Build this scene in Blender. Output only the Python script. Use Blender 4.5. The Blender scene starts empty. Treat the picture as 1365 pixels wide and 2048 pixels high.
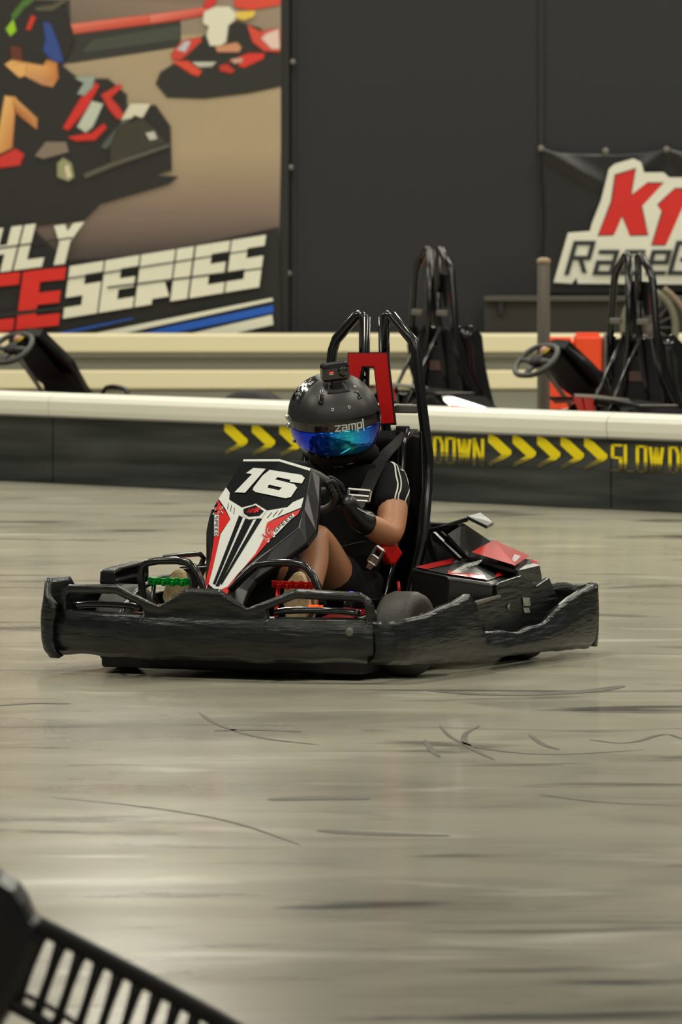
import bpy, bmesh, math, random
from mathutils import Vector, Matrix
random.seed(7)
PI = math.pi
sc = bpy.context.scene
COL = sc.collection
# ---------------------------------------------------------------- camera, world, light, exposure
F = 16800.0            # focal length in pixels of the 1365 x 2048 frame
CH = 1.932             # camera height
HY = 219.0             # horizon row
cd = bpy.data.cameras.new('camera'); cam = bpy.data.objects.new('camera', cd); COL.objects.link(cam)
cam.location = (0, 0, CH); cam.rotation_euler = (PI / 2, 0, 0)
cd.sensor_fit = 'VERTICAL'; cd.sensor_height = 36.0; cd.sensor_width = 24.0
cd.lens = F / 2048 * 36.0
cd.shift_y = -(1024 - HY) / 2048.0
cd.clip_start = 0.5; cd.clip_end = 300
cd.dof.use_dof = True; cd.dof.focus_distance = 28.7; cd.dof.aperture_fstop = 8.5; cd.dof.aperture_blades = 7
sc.camera = cam
w = bpy.data.worlds.new('hall_air'); sc.world = w; w.use_nodes = True
w.node_tree.nodes['Background'].inputs[0].default_value = (0.95, 0.96, 0.90, 1)
w.node_tree.nodes['Background'].inputs[1].default_value = 0.07
def lamp(x, y, z, sx, sy, p, rot=0):
    l = bpy.data.lights.new('ceiling_strip_light', 'AREA'); l.shape = 'RECTANGLE'; l.size = sx; l.size_y = sy
    l.energy = p; l.color = (0.99, 0.95, 0.80)
    o = bpy.data.objects.new('ceiling_strip_light', l); o.location = (x, y, z); o.rotation_euler = (0, 0, rot); COL.objects.link(o)
for yy in (14, 21, 28.5, 36, 43, 48.5):
    for xx in (-5.5, -1.2, 3.2, 7.5):
        lamp(xx, yy, 6.4, 0.35, 2.6, 38 if yy < 20 else 80 if yy < 25 else 108)
sc.view_settings.view_transform = 'Standard'; sc.view_settings.look = 'None'
sc.view_settings.gamma = 1; sc.view_settings.use_curve_mapping = False
sc.view_settings.exposure = 0.58
sc.cycles.transparent_max_bounces = 32

# ---------------------------------------------------------------- helpers
def lin(c):
    r = []
    for k in c:
        k = k / 255.0
        r.append(k / 12.92 if k <= 0.04045 else ((k + 0.055) / 1.055) ** 2.4)
    return (r[0], r[1], r[2], 1)
def mat(name, rgb, rough=0.5, metal=0.0, coat=0.0, emit=None, es=0.0, bump=0.0, bscale=30, var=0.0, vscale=8, spec=0.5, stretch=(1, 1, 1), dirt=None):
    m = bpy.data.materials.new(name); m.use_nodes = True
    nt = m.node_tree; b = nt.nodes['Principled BSDF']
    c = lin(rgb)
    b.inputs['Base Color'].default_value = c; b.inputs['Roughness'].default_value = rough
    b.inputs['Metallic'].default_value = metal; b.inputs['Coat Weight'].default_value = coat
    b.inputs['Coat Roughness'].default_value = 0.08; b.inputs['Specular IOR Level'].default_value = spec
    if emit: b.inputs['Emission Color'].default_value = lin(emit); b.inputs['Emission Strength'].default_value = es
    tc = nt.nodes.new('ShaderNodeTexCoord'); mp = nt.nodes.new('ShaderNodeMapping'); mp.inputs['Scale'].default_value = stretch
    nt.links.new(tc.outputs['Object'], mp.inputs[0])
    n = nt.nodes.new('ShaderNodeTexNoise'); n.inputs['Scale'].default_value = vscale; n.inputs['Detail'].default_value = 5
    nt.links.new(mp.outputs[0], n.inputs['Vector'])
    r = nt.nodes.new('ShaderNodeValToRGB')
    d = lin(dirt) if dirt else tuple(k * (1 - var) for k in c[:3]) + (1,)
    r.color_ramp.elements[0].position = 0.38; r.color_ramp.elements[1].position = 0.66
    r.color_ramp.elements[0].color = c; r.color_ramp.elements[1].color = tuple(c[i] * (1 - max(var, .04)) + d[i] * max(var, .04) for i in range(3)) + (1,)
    nt.links.new(n.outputs[0], r.inputs[0]); nt.links.new(r.outputs[0], b.inputs['Base Color'])
    if bump:
        n2 = nt.nodes.new('ShaderNodeTexNoise'); n2.inputs['Scale'].default_value = bscale; n2.inputs['Detail'].default_value = 4
        nt.links.new(mp.outputs[0], n2.inputs['Vector'])
        bp = nt.nodes.new('ShaderNodeBump'); bp.inputs['Strength'].default_value = bump; bp.inputs['Distance'].default_value = 0.01
        nt.links.new(n2.outputs[0], bp.inputs['Height']); nt.links.new(bp.outputs[0], b.inputs['Normal'])
    return m
def link(name, me, m, parent=None, smooth=False, bevel=0.0, solid=0.0, sub=0):
    o = bpy.data.objects.new(name, me); COL.objects.link(o)
    for mm in (m if isinstance(m, (list, tuple)) else [m]): me.materials.append(mm)
    if smooth: me.shade_smooth()
    if solid:
        s = o.modifiers.new('s', 'SOLIDIFY'); s.thickness = abs(solid); s.offset = -1 if solid > 0 else 1
    if bevel:
        b = o.modifiers.new('b', 'BEVEL'); b.width = bevel; b.segments = 2; b.limit_method = 'ANGLE'; b.angle_limit = 0.6
    if sub:
        s = o.modifiers.new('u', 'SUBSURF'); s.levels = sub; s.render_levels = sub
    if parent: o.parent = parent
    return o
def mk(name, vs, fs, m, parent=None, **k):
    me = bpy.data.meshes.new(name); me.from_pydata([tuple(v) for v in vs], [], fs); 
    bm = bmesh.new(); bm.from_mesh(me); bmesh.ops.recalc_face_normals(bm, faces=bm.faces); bm.to_mesh(me); bm.free()
    return link(name, me, m, parent, **k)
def bmk(name, bm, m, parent=None, recalc=True, **k):
    if recalc: bmesh.ops.recalc_face_normals(bm, faces=bm.faces)
    me = bpy.data.meshes.new(name); bm.to_mesh(me); bm.free(); return link(name, me, m, parent, **k)
def empty(name, loc=(0, 0, 0), rz=0, parent=None):
    o = bpy.data.objects.new(name, None); o.location = loc; o.rotation_euler = (0, 0, rz); COL.objects.link(o); o.empty_display_size = .1
    if parent: o.parent = parent
    return o
def tag(o, label=None, cat=None, group=None, kind=None):
    if label: o['label'] = label
    if cat: o['category'] = cat
    if group: o['group'] = group
    if kind: o['kind'] = kind
    return o
def tube_into(bm, pts, r, n=10, closed=False, flat=None):
    pts = [Vector(p) for p in pts]; N = len(pts); rings = []
    rr = r if isinstance(r, (list, tuple)) else [r] * N
    prev = None
    for i, p in enumerate(pts):
        a = pts[i - 1] if (i > 0 or closed) else p; b = pts[(i + 1) % N] if (i < N - 1 or closed) else p
        t = (b - a).normalized()
        if prev is None:
            up = Vector((0, 0, 1)) if abs(t.z) < .9 else Vector((1, 0, 0))
            x = t.cross(up).normalized()
        else:
            x = (prev - t * prev.dot(t)).normalized()
        prev = x; y = t.cross(x)
        ring = []
        for k in range(n):
            an = 2 * PI * k / n + (PI / 4 if n == 4 else 0)
            ring.append(bm.verts.new(p + x * math.cos(an) * rr[i] + y * math.sin(an) * rr[i]))
        rings.append(ring)
    for i in range(N if closed else N - 1):
        A = rings[i]; B = rings[(i + 1) % N]
        for k in range(n): bm.faces.new((A[k], A[(k + 1) % n], B[(k + 1) % n], B[k]))
    if not closed: bm.faces.new(rings[0]); bm.faces.new(rings[-1])
def smoothpath(pts, it=2):
    pts = [Vector(p) for p in pts]
    for _ in range(it):
        q = [pts[0]]
        for a, b in zip(pts[:-1], pts[1:]): q += [a.lerp(b, .25), a.lerp(b, .75)]
        q.append(pts[-1]); pts = q
    return pts
def tube(name, pts, r, m, parent=None, n=10, sm=1, **k):
    bm = bmesh.new(); tube_into(bm, smoothpath(pts, sm) if sm else pts, r, n); return bmk(name, bm, m, parent, smooth=n > 6, **k)
def box_into(bm, c, s, R=None):
    c = Vector(c); vs = []
    for i in range(8):
        d = Vector(((i & 1) - .5, ((i >> 1) & 1) - .5, ((i >> 2) & 1) - .5)); d = Vector((d.x * s[0], d.y * s[1], d.z * s[2]))
        if R: d = R @ d
        vs.append(bm.verts.new(c + d))
    for f in ((0, 1, 3, 2), (4, 6, 7, 5), (0, 4, 5, 1), (2, 3, 7, 6), (0, 2, 6, 4), (1, 5, 7, 3)): bm.faces.new([vs[i] for i in f])
def box(name, c, s, m, parent=None, R=None, bevel=0.004, **k):
    bm = bmesh.new(); box_into(bm, c, s, R); return bmk(name, bm, m, parent, bevel=bevel, **k)
def prism_into(bm, pts, d):
    d = Vector(d); A = [bm.verts.new(Vector(p)) for p in pts]; B = [bm.verts.new(Vector(p) + d) for p in pts]; n = len(A)
    bm.faces.new(A); bm.faces.new(B[::-1])
    for i in range(n): bm.faces.new((A[i], B[i], B[(i + 1) % n], A[(i + 1) % n]))
def prism(name, pts, d, m, parent=None, **k):
    bm = bmesh.new(); prism_into(bm, pts, d); return bmk(name, bm, m, parent, **k)
def lathe(name, prof, c, ax, m, parent=None, n=40, **k):
    # prof: (distance along axis, radius)
    ax = Vector(ax).normalized(); up = Vector((0, 0, 1)) if abs(ax.z) < .9 else Vector((1, 0, 0)); x = ax.cross(up).normalized(); y = ax.cross(x); c = Vector(c)
    bm = bmesh.new(); rings = []
    for t, r in prof: rings.append([bm.verts.new(c + ax * t + (x * math.cos(2 * PI * i / n) + y * math.sin(2 * PI * i / n)) * max(r, 1e-4)) for i in range(n)])
    for A, B in zip(rings[:-1], rings[1:]):
        for i in range(n): bm.faces.new((A[i], A[(i + 1) % n], B[(i + 1) % n], B[i]))
    bm.faces.new(rings[0]); bm.faces.new(rings[-1])
    return bmk(name, bm, m, parent, smooth=True, **k)
def interp(kn, x):
    if x <= kn[0][0]: return kn[0][1]
    for (a, b), (c, d) in zip(kn[:-1], kn[1:]):
        if x <= c: return b + (d - b) * (x - a) / (c - a) if c > a else d
    return kn[-1][1]
def copy_tree(o, parent=None):
    c = o.copy(); COL.objects.link(c); c.parent = parent
    for ch in list(o.children): copy_tree(ch, c)
    return c

# stroke lettering -------------------------------------------------
G = {
 'S': (1, [[(1, 1), (0, 1), (0, .5), (1, .5), (1, 0), (0, 0)]]), 'E': (1, [[(1, 1), (0, 1), (0, 0), (1, 0)], [(0, .5), (.9, .5)]]),
 'R': (1, [[(0, 0), (0, 1), (1, 1), (1, .5), (0, .5)], [(.5, .5), (1, 0)]]), 'I': (.02, [[(0, 0), (0, .66)], [(0, .9), (0, 1)]]),
 'C': (1, [[(1, 1), (0, 1), (0, 0), (1, 0)]]), 'H': (1, [[(0, 0), (0, 1)], [(1, 0), (1, 1)], [(0, .5), (1, .5)]]),
 'L': (.9, [[(0, 1), (0, 0), (1, 0)]]), 'Y': (1, [[(0, 1), (.5, .5), (1, 1)], [(.5, .5), (.5, 0)]]), 'T': (1, [[(0, 1), (1, 1)], [(.5, 1), (.5, 0)]]),
 'O': (1, [[(0, 0), (0, 1), (1, 1), (1, 0), (0, 0)]]), 'D': (1, [[(0, 0), (0, 1), (.7, 1), (1, .75), (1, .25), (.7, 0), (0, 0)]]),
 'W': (1.5, [[(0, 1), (.25, 0), (.5, 1), (.75, 0), (1, 1)]]), 'N': (1.1, [[(0, 0), (0, 1)], [(0, 1), (1, 0)], [(1, 0), (1, 1)]]),
 'K': (1, [[(0, 0), (0, 1)], [(1, 1), (.2, .5), (1, 0)]]), '1': (.4, [[(0, .8), (1, 1), (1, 0)]]), 'P': (1, [[(0, 0), (0, 1), (1, 1), (1, .45), (0, .45)]]),
 'z': (1, [[(0, .7), (1, .7), (0, 0), (1, 0)]]), 'a': (.9, [[(0, .7), (1, .7), (1, 0), (0, 0), (0, .35), (1, .35)]]),
 'm': (1.4, [[(0, 0), (0, .7), (1, .7), (1, 0)], [(.5, .7), (.5, 0)]]), 'p': (.9, [[(0, -.3), (0, .7), (1, .7), (1, 0), (0, 0)]]), '|': (.02, [[(0, -.3), (0, 1.1)]]),
 'c': (.9, [[(1, .7), (0, .7), (0, 0), (1, 0)]]), 'e': (.9, [[(1, 0), (0, 0), (0, .7), (1, .7), (1, .35), (0, .35)]]), 'G': (1, [[(1, 1), (0, 1), (0, 0), (1, 0), (1, .45), (.5, .45)]]),
 'A': (1, [[(0, 0), (.5, 1), (1, 0)], [(.2, .35), (.8, .35)]]), 'F': (1, [[(1, 1), (0, 1), (0, 0)], [(0, .5), (.9, .5)]]), 'M': (1.3, [[(0, 0), (0, 1), (.5, .4), (1, 1), (1, 0)]]), 'r': (.8, [[(0, 0), (0, .7), (1, .7)]]), ' ': (.5, [])}
def letters(text, wd, tx, ty, gap, slant=0.0):
    """quads in a unit-height frame: x to the right, y up"""
    out = []; x = 0.0
    for ch in text:
        gw, st = G[ch]; W_ = gw * wd
        for pl in st:
            for (a, b), (c, d) in zip(pl[:-1], pl[1:]):
                p = (x + a * W_, b); q = (x + c * W_, d); dx = q[0] - p[0]; dy = q[1] - p[1]
                if abs(dx) > 1.2 * abs(dy):
                    s = 1 if dx > 0 else -1; e = s * tx / 2
                    f = [(p[0] - e, p[1] - ty / 2), (q[0] + e, q[1] - ty / 2), (q[0] + e, q[1] + ty / 2), (p[0] - e, p[1] + ty / 2)]
                else:
                    s = 1 if dy > 0 else -1; e = s * ty / 2 if dx == 0 else 0
                    f = [(p[0] - tx / 2, p[1] - e), (p[0] + tx / 2, p[1] - e), (q[0] + tx / 2, q[1] + e), (q[0] - tx / 2, q[1] + e)]
                out.append([(u + slant * v, v) for u, v in f])
        x += W_ + tx + gap
    return out, x - tx - gap
def place_letters(text, o, xv, yv, wd=.5, tx=.2, ty=.2, gap=.08, slant=0, fit=None):
    """pixel quads: origin o, yv spans the letter height; xv direction of the baseline, its length = total text length"""
    q, L = letters(text, wd, tx, ty, gap, slant); q2 = []
    for f in q: q2.append([(o[0] + xv[0] * u / L + yv[0] * v, o[1] + xv[1] * u / L + yv[1] * v) for u, v in f])
    return q2
def decal(name, polys, mapf, m, parent=None, off=0.0, nrm=(0, 0, 0), cut=None, thick=0.0):
    bm = bmesh.new()
    for k, p in enumerate(polys):
        vs = [bm.verts.new((x, y, 0)) for x, y in p]
        try: f = bm.faces.new(vs)
        except Exception: continue
    bm.normal_update(); bmesh.ops.triangulate(bm, faces=bm.faces[:])
    if cut:
        (ax, ay), (bx, by) = cut
        bmesh.ops.bisect_plane(bm, geom=bm.verts[:] + bm.edges[:] + bm.faces[:], plane_co=(ax, ay, 0), plane_no=(by - ay, ax - bx, 0))
    n = Vector(nrm) * off
    for v in bm.verts: v.co = Vector(mapf(v.co.x, v.co.y)) + n
    bmesh.ops.recalc_face_normals(bm, faces=bm.faces)
    return bmk(name, bm, m, parent)

# ---------------------------------------------------------------- main kart frame of reference
P0 = Vector((-0.474, 28.4, 0)); AN = math.radians(25)
FW = Vector((-math.sin(AN), -math.cos(AN), 0)); LF = Vector((math.cos(AN), -math.sin(AN), 0))
RZ = math.atan2(FW.y, FW.x)
def K(px, py, u=None, v=None, z=None, f=None):
    X = (px - 682.5) / F; Z = -(py - HY) / F
    def loc(Y):
        D = Vector((X * Y, Y, CH + Z * Y)) - P0; return Vector((D.dot(FW), D.dot(LF), D.z))
    if f is None:
        A = loc(0.0); B = loc(1.0) - A
        if u is not None: t = (u - A.x) / B.x
        elif v is not None: t = (v - A.y) / B.y
        else: t = (z - A.z) / B.z
        return A + B * t
    y0, y1 = 27.5, 29.5
    g = lambda Y: loc(Y).x - f(loc(Y))
    a, b = g(y0), g(y1)
    for _ in range(12):
        if abs(b - a) < 1e-12: break
        y2 = y1 - b * (y1 - y0) / (b - a); y0, a = y1, b; y1 = y2; b = g(y2)
    return loc(y1)
def KV(lst, **k): return [K(x, y, **k) for x, y in lst]

# ---------------------------------------------------------------- materials
M = {}
M['gloss_black'] = mat('gloss_black_plastic', (15, 15, 16), 0.16, coat=.5, var=.3, bump=.05, bscale=12)
M['scuff_black'] = mat('scuffed_black_plastic', (10, 11, 11), 0.30, bump=.4, bscale=10, var=.45, vscale=8, dirt=(48, 54, 53), stretch=(1, 1, 7))
M['frame_black'] = mat('black_powder_coat', (12, 12, 12), 0.22, coat=.3)
M['matte_black'] = mat('matte_black', (14, 14, 15), 0.6)
M['rubber'] = mat('tyre_rubber', (22, 22, 20), 0.7, bump=.3, bscale=60, var=.35, dirt=(90, 86, 76))
M['rubber_grey'] = mat('dusty_rubber', (46, 45, 41), 0.55, bump=.2, bscale=50, var=.4, dirt=(84, 80, 70))
M['white_gloss'] = mat('white_vinyl', (216, 218, 212), 0.25, coat=.4)
M['red_gloss'] = mat('red_vinyl', (205, 22, 16), 0.25, coat=.4)
M['black_vinyl'] = mat('black_vinyl', (13, 14, 15), 0.15, coat=.6)
M['red_plate'] = mat('red_painted_plate', (196, 10, 10), 0.45)
M['red_buckle'] = mat('red_plastic', (200, 14, 10), 0.4)
M['fair_black'] = mat('fairing_black', (13, 13, 14), 0.3, spec=.3)
M['chrome'] = mat('polished_metal', (215, 215, 212), 0.32, metal=1)
M['green_metal'] = mat('green_anodised', (10, 170, 60), 0.25, metal=.6, bump=.4, bscale=120)
M['red_metal'] = mat('red_anodised', (200, 25, 20), 0.25, metal=.6, bump=.4, bscale=120)
M['helmet'] = mat('matte_helmet_shell', (30, 29, 28), 0.42, spec=.6)
M['helmet_gloss'] = mat('helmet_trim', (8, 8, 9), 0.12, coat=.6)
M['fabric'] = mat('black_jersey', (12, 13, 15), 0.85, bump=.35, bscale=14, spec=.25)
M['shorts'] = mat('black_shorts', (22, 21, 22), 0.9, bump=.35, bscale=14, spec=.2)
M['stripe'] = mat('white_stripe', (205, 208, 198), 0.8)
M['glove'] = mat('black_leather', (10, 11, 12), 0.38, bump=.3, bscale=25)
M['skin'] = mat('skin', (176, 122, 88), 0.5, var=.18, vscale=14, dirt=(150, 92, 62))
M['sole'] = mat('tan_sole', (176, 152, 112), 0.6, bump=.3, bscale=60, var=.3)
M['strap'] = mat('grey_webbing', (34, 33, 32), 0.8, bump=.2, bscale=90)
M['steel'] = mat('grey_steel', (112, 106, 98), 0.55, metal=.2)
M['amber'] = mat('amber_lens', (255, 90, 20), 0.3, emit=(255, 80, 15), es=.6)
M['purple'] = mat('purple_lens', (130, 60, 255), 0.3, emit=(120, 60, 255), es=1.5)
M['dark_box'] = mat('satin_black_plastic', (27, 27, 27), 0.32, bump=.15, bscale=20, var=.3)
M['wheel_grey'] = mat('grey_rubber_grip', (78, 78, 76), 0.5)
M['maroon'] = mat('faded_maroon_label', (88, 62, 60), 0.6)
def visor_mat():
    m = bpy.data.materials.new('blue_mirror_visor'); m.use_nodes = True; nt = m.node_tree; b = nt.nodes['Principled BSDF']
    b.inputs['Metallic'].default_value = .85; b.inputs['Roughness'].default_value = .1
    tc = nt.nodes.new('ShaderNodeTexCoord'); s = nt.nodes.new('ShaderNodeSeparateXYZ'); nt.links.new(tc.outputs['Object'], s.inputs[0])
    n = nt.nodes.new('ShaderNodeTexNoise'); n.inputs['Scale'].default_value = 6
    mp = nt.nodes.new('ShaderNodeMapping'); mp.inputs['Scale'].default_value = (1, 1, .1); nt.links.new(tc.outputs['Object'], mp.inputs[0]); nt.links.new(mp.outputs[0], n.inputs['Vector'])
    a = nt.nodes.new('ShaderNodeMath'); a.operation = 'MULTIPLY_ADD'; a.inputs[1].default_value = 2.8; a.inputs[2].default_value = .42; nt.links.new(s.outputs[1], a.inputs[0])
    a2 = nt.nodes.new('ShaderNodeMath'); a2.operation = 'MULTIPLY_ADD'; a2.inputs[1].default_value = .22; nt.links.new(n.outputs[0], a2.inputs[0]); nt.links.new(a.outputs[0], a2.inputs[2])
    r = nt.nodes.new('ShaderNodeValToRGB'); e = r.color_ramp.elements
    e[0].position = 0.08; e[0].color = lin((20, 20, 210)); e[1].position = 1.0; e[1].color = lin((70, 30, 190))
    x = e.new(.35); x.color = lin((20, 90, 235)); x = e.new(.55); x.color = lin((40, 190, 225)); x = e.new(.72); x.color = lin((40, 130, 240)); x = e.new(.88); x.color = lin((30, 20, 150))
    nt.links.new(a2.outputs[0], r.inputs[0]); nt.links.new(r.outputs[0], b.inputs['Base Color'])
    return m
M['visor'] = visor_mat()

def floor_mat():
    m = bpy.data.materials.new('polished_concrete'); m.use_nodes = True; nt = m.node_tree; b = nt.nodes['Principled BSDF']
    tc = nt.nodes.new('ShaderNodeTexCoord')
    def noise(sc_, det, st, dist=0.0):
        mp = nt.nodes.new('ShaderNodeMapping'); mp.inputs['Scale'].default_value = st; nt.links.new(tc.outputs['Object'], mp.inputs[0])
        n = nt.nodes.new('ShaderNodeTexNoise'); n.inputs['Scale'].default_value = sc_; n.inputs['Detail'].default_value = det; n.inputs['Distortion'].default_value = dist
        nt.links.new(mp.outputs[0], n.inputs['Vector']); return n
    def ramp(src, p0, c0, p1, c1):
        r = nt.nodes.new('ShaderNodeValToRGB'); e = r.color_ramp.elements; e[0].position = p0; e[0].color = c0; e[1].position = p1; e[1].color = c1
        nt.links.new(src, r.inputs[0]); return r
    def mix(kind, a, b_, f):
        x = nt.nodes.new('ShaderNodeMix'); x.data_type = 'RGBA'; x.blend_type = kind
        if isinstance(f, float): x.inputs[0].default_value = f
        else: nt.links.new(f, x.inputs[0])
        nt.links.new(a, x.inputs[6]); 
        if isinstance(b_, tuple): x.inputs[7].default_value = b_
        else: nt.links.new(b_, x.inputs[7])
        return x.outputs[2]
    base = ramp(noise(.55, 5, (1, .55, 1), .3).outputs[0], .3, lin((168, 164, 146)), .7, lin((188, 184, 166)))
    n2 = ramp(noise(1.2, 8, (.8, 1.0, 1), .8).outputs[0], .48, (0, 0, 0, 1), .72, (.55, .55, .55, 1))
    c = mix('MIX', base.outputs[0], lin((112, 110, 100)), n2.outputs[0])
    n3 = ramp(noise(2.2, 10, (.35, 1.1, 1), 1.2).outputs[0], .58, (0, 0, 0, 1), .70, (.85, .85, .85, 1))
    c = mix('MIX', c, lin((66, 68, 66)), n3.outputs[0])
    n4 = ramp(noise(1.7, 6, (.6, 1.3, 1), .5).outputs[0], .60, (0, 0, 0, 1), .74, (.75, .75, .75, 1))  # pale blotches: the floor's bright highlights painted into its colour
    c = mix('MIX', c, lin((228, 224, 208)), n4.outputs[0])
    nt.links.new(c, b.inputs['Base Color'])
    rr = nt.nodes.new('ShaderNodeMapRange'); b.inputs['Specular IOR Level'].default_value = .27; rr.inputs[3].default_value = .10; rr.inputs[4].default_value = .26
    nt.links.new(noise(1.5, 5, (.5, 1, 1)).outputs[0], rr.inputs[0]); nt.links.new(rr.outputs[0], b.inputs['Roughness'])
    bp = nt.nodes.new('ShaderNodeBump'); bp.inputs['Strength'].default_value = .6; bp.inputs['Distance'].default_value = .004
    nt.links.new(noise(2.6, 3, (.7, 1, 1)).outputs[0], bp.inputs['Height']); nt.links.new(bp.outputs[0], b.inputs['Normal'])
    return m
M['floor'] = floor_mat()
M['wall'] = mat('dark_grey_paint', (35, 36, 39), 0.85, var=.12, vscale=.6, bump=.05, bscale=40)
M['cream'] = mat('cream_paint', (226, 216, 180), 0.5, var=.1, vscale=2, stretch=(.15, 1, 3))
M['cream_grey'] = mat('lip_shade_and_base_grey', (140, 140, 126), 0.5, var=.3, vscale=2, stretch=(.15, 1, 3))
M['barrier_black'] = mat('scuffed_black_barrier', (27, 30, 30), 0.45, bump=.25, bscale=5, var=.65, vscale=2.4, dirt=(80, 84, 82), stretch=(.35, .35, 5))
M['barrier_white'] = mat('white_barrier_cap', (236, 233, 220), 0.45, var=.15, vscale=3, stretch=(.4, .4, 3))
M['barrier_edge'] = mat('grey_cap_edge', (120, 118, 108), 0.5)

# ---------------------------------------------------------------- setting: floor and wall
WY = 50.6
bm = bmesh.new(); box_into(bm, (0, 26, -.05), (60, 64, .1)); fl = bmk('floor', bm, M['floor']); tag(fl, kind='structure', label='glossy streaked grey beige concrete track floor')
bm = bmesh.new(); box_into(bm, (0, WY + .1, 3.6), (60, .2, 7.2)); wl = bmk('wall_back', bm, M['wall']); tag(wl, kind='structure')
def W(px, py, y=WY): 
    return Vector(((px - 682.5) / F * y, y, CH - (py - HY) / F * y))
# wall sheets: raised joint covers
for i, px in enumerate((588, 1083)):
    a = W(px, 0); box('wall_joint' if i == 0 else 'wall_joint', (a.x, WY - .006, 3.6), (.03, .012, 7.1), M['wall'], wl, bevel=.004)
# tyre marks on the floor
def FL(px, py): 
    Y = F * CH / (py - HY); return Vector(((px - 682.5) / F * Y, Y, .0))
bm = bmesh.new()
def mark(pts, wd):
    pts = smoothpath([FL(x, y) for x, y in pts], 2)
    prev = None
    for i, p in enumerate(pts):
        t = (pts[min(i + 1, len(pts) - 1)] - pts[max(i - 1, 0)]).normalized(); n = Vector((-t.y, t.x, 0)); k = wd * (.25 + .75 * math.sin(PI * i / (len(pts) - 1)))
        a = bm.verts.new(p + n * k / 2 + Vector((0, 0, .0012))); b = bm.verts.new(p - n * k / 2 + Vector((0, 0, .0012)))
        if prev: bm.faces.new((prev[0], a, b, prev[1]))
        prev = (a, b)
mark([(398, 1425), (430, 1448), (520, 1478), (640, 1490)], .02)
mark([(880, 1452), (905, 1480), (970, 1500), (1100, 1512), (1290, 1500)], .018)
mark([(960, 1452), (925, 1470), (935, 1495), (990, 1520)], .02)
mark([(850, 1480), (862, 1500), (880, 1515)], .02)
mark([(1180, 1480), (1260, 1490), (1330, 1465), (1365, 1478)], .02)
mark([(1060, 1470), (1085, 1490), (1120, 1500)], .02)
mark([(0, 1412), (60, 1406), (140, 1408)], .05)
mark([(430, 1462), (520, 1458), (600, 1464)], .07)
mark([(540, 1600), (640, 1596), (740, 1598)], .12)
mark([(640, 1660), (720, 1668), (900, 1672)], .09)
mark([(860, 1382), (1000, 1392), (1180, 1384), (1245, 1372)], .10)
mark([(100, 1595), (280, 1612), (460, 1640), (600, 1690)], .012)
mark([(1080, 1590), (1200, 1606), (1365, 1612)], .012)
sk = bmk('skid_mark', bm, mat('rubber_marks', (98, 95, 86), .55, spec=.1, var=.4, vscale=6), fl); sk['kind'] = 'stuff'

# cream low wall at the foot of the back wall: lip, groove, lower slab
LYW = 50.25
lw = empty('low_wall', (0, LYW, 0)); tag(lw, 'long low cream painted kerb wall along the foot of the dark back wall', 'wall')
def LW(name, y0, y1, dy, m, bev=.012):
    z1 = CH - (y0 - HY) / F * LYW; z0 = CH - (y1 - HY) / F * LYW
    return box(name, (0, dy, (z0 + z1) / 2), (30, .34, z1 - z0), m, lw, bevel=bev)
LW('lip', 667, 703, -.06, M['cream']); LW('rail', 703.5, 712, -.03, M['cream_grey'], .002)
LW('groove', 712, 738, .02, M['cream_grey'], .002); LW('face', 738, 776, -.05, M['cream']); LW('base', 776.5, 860, -.02, M['cream_grey'], .01)  # groove's grey has the shade under the lip put into its colour

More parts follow.
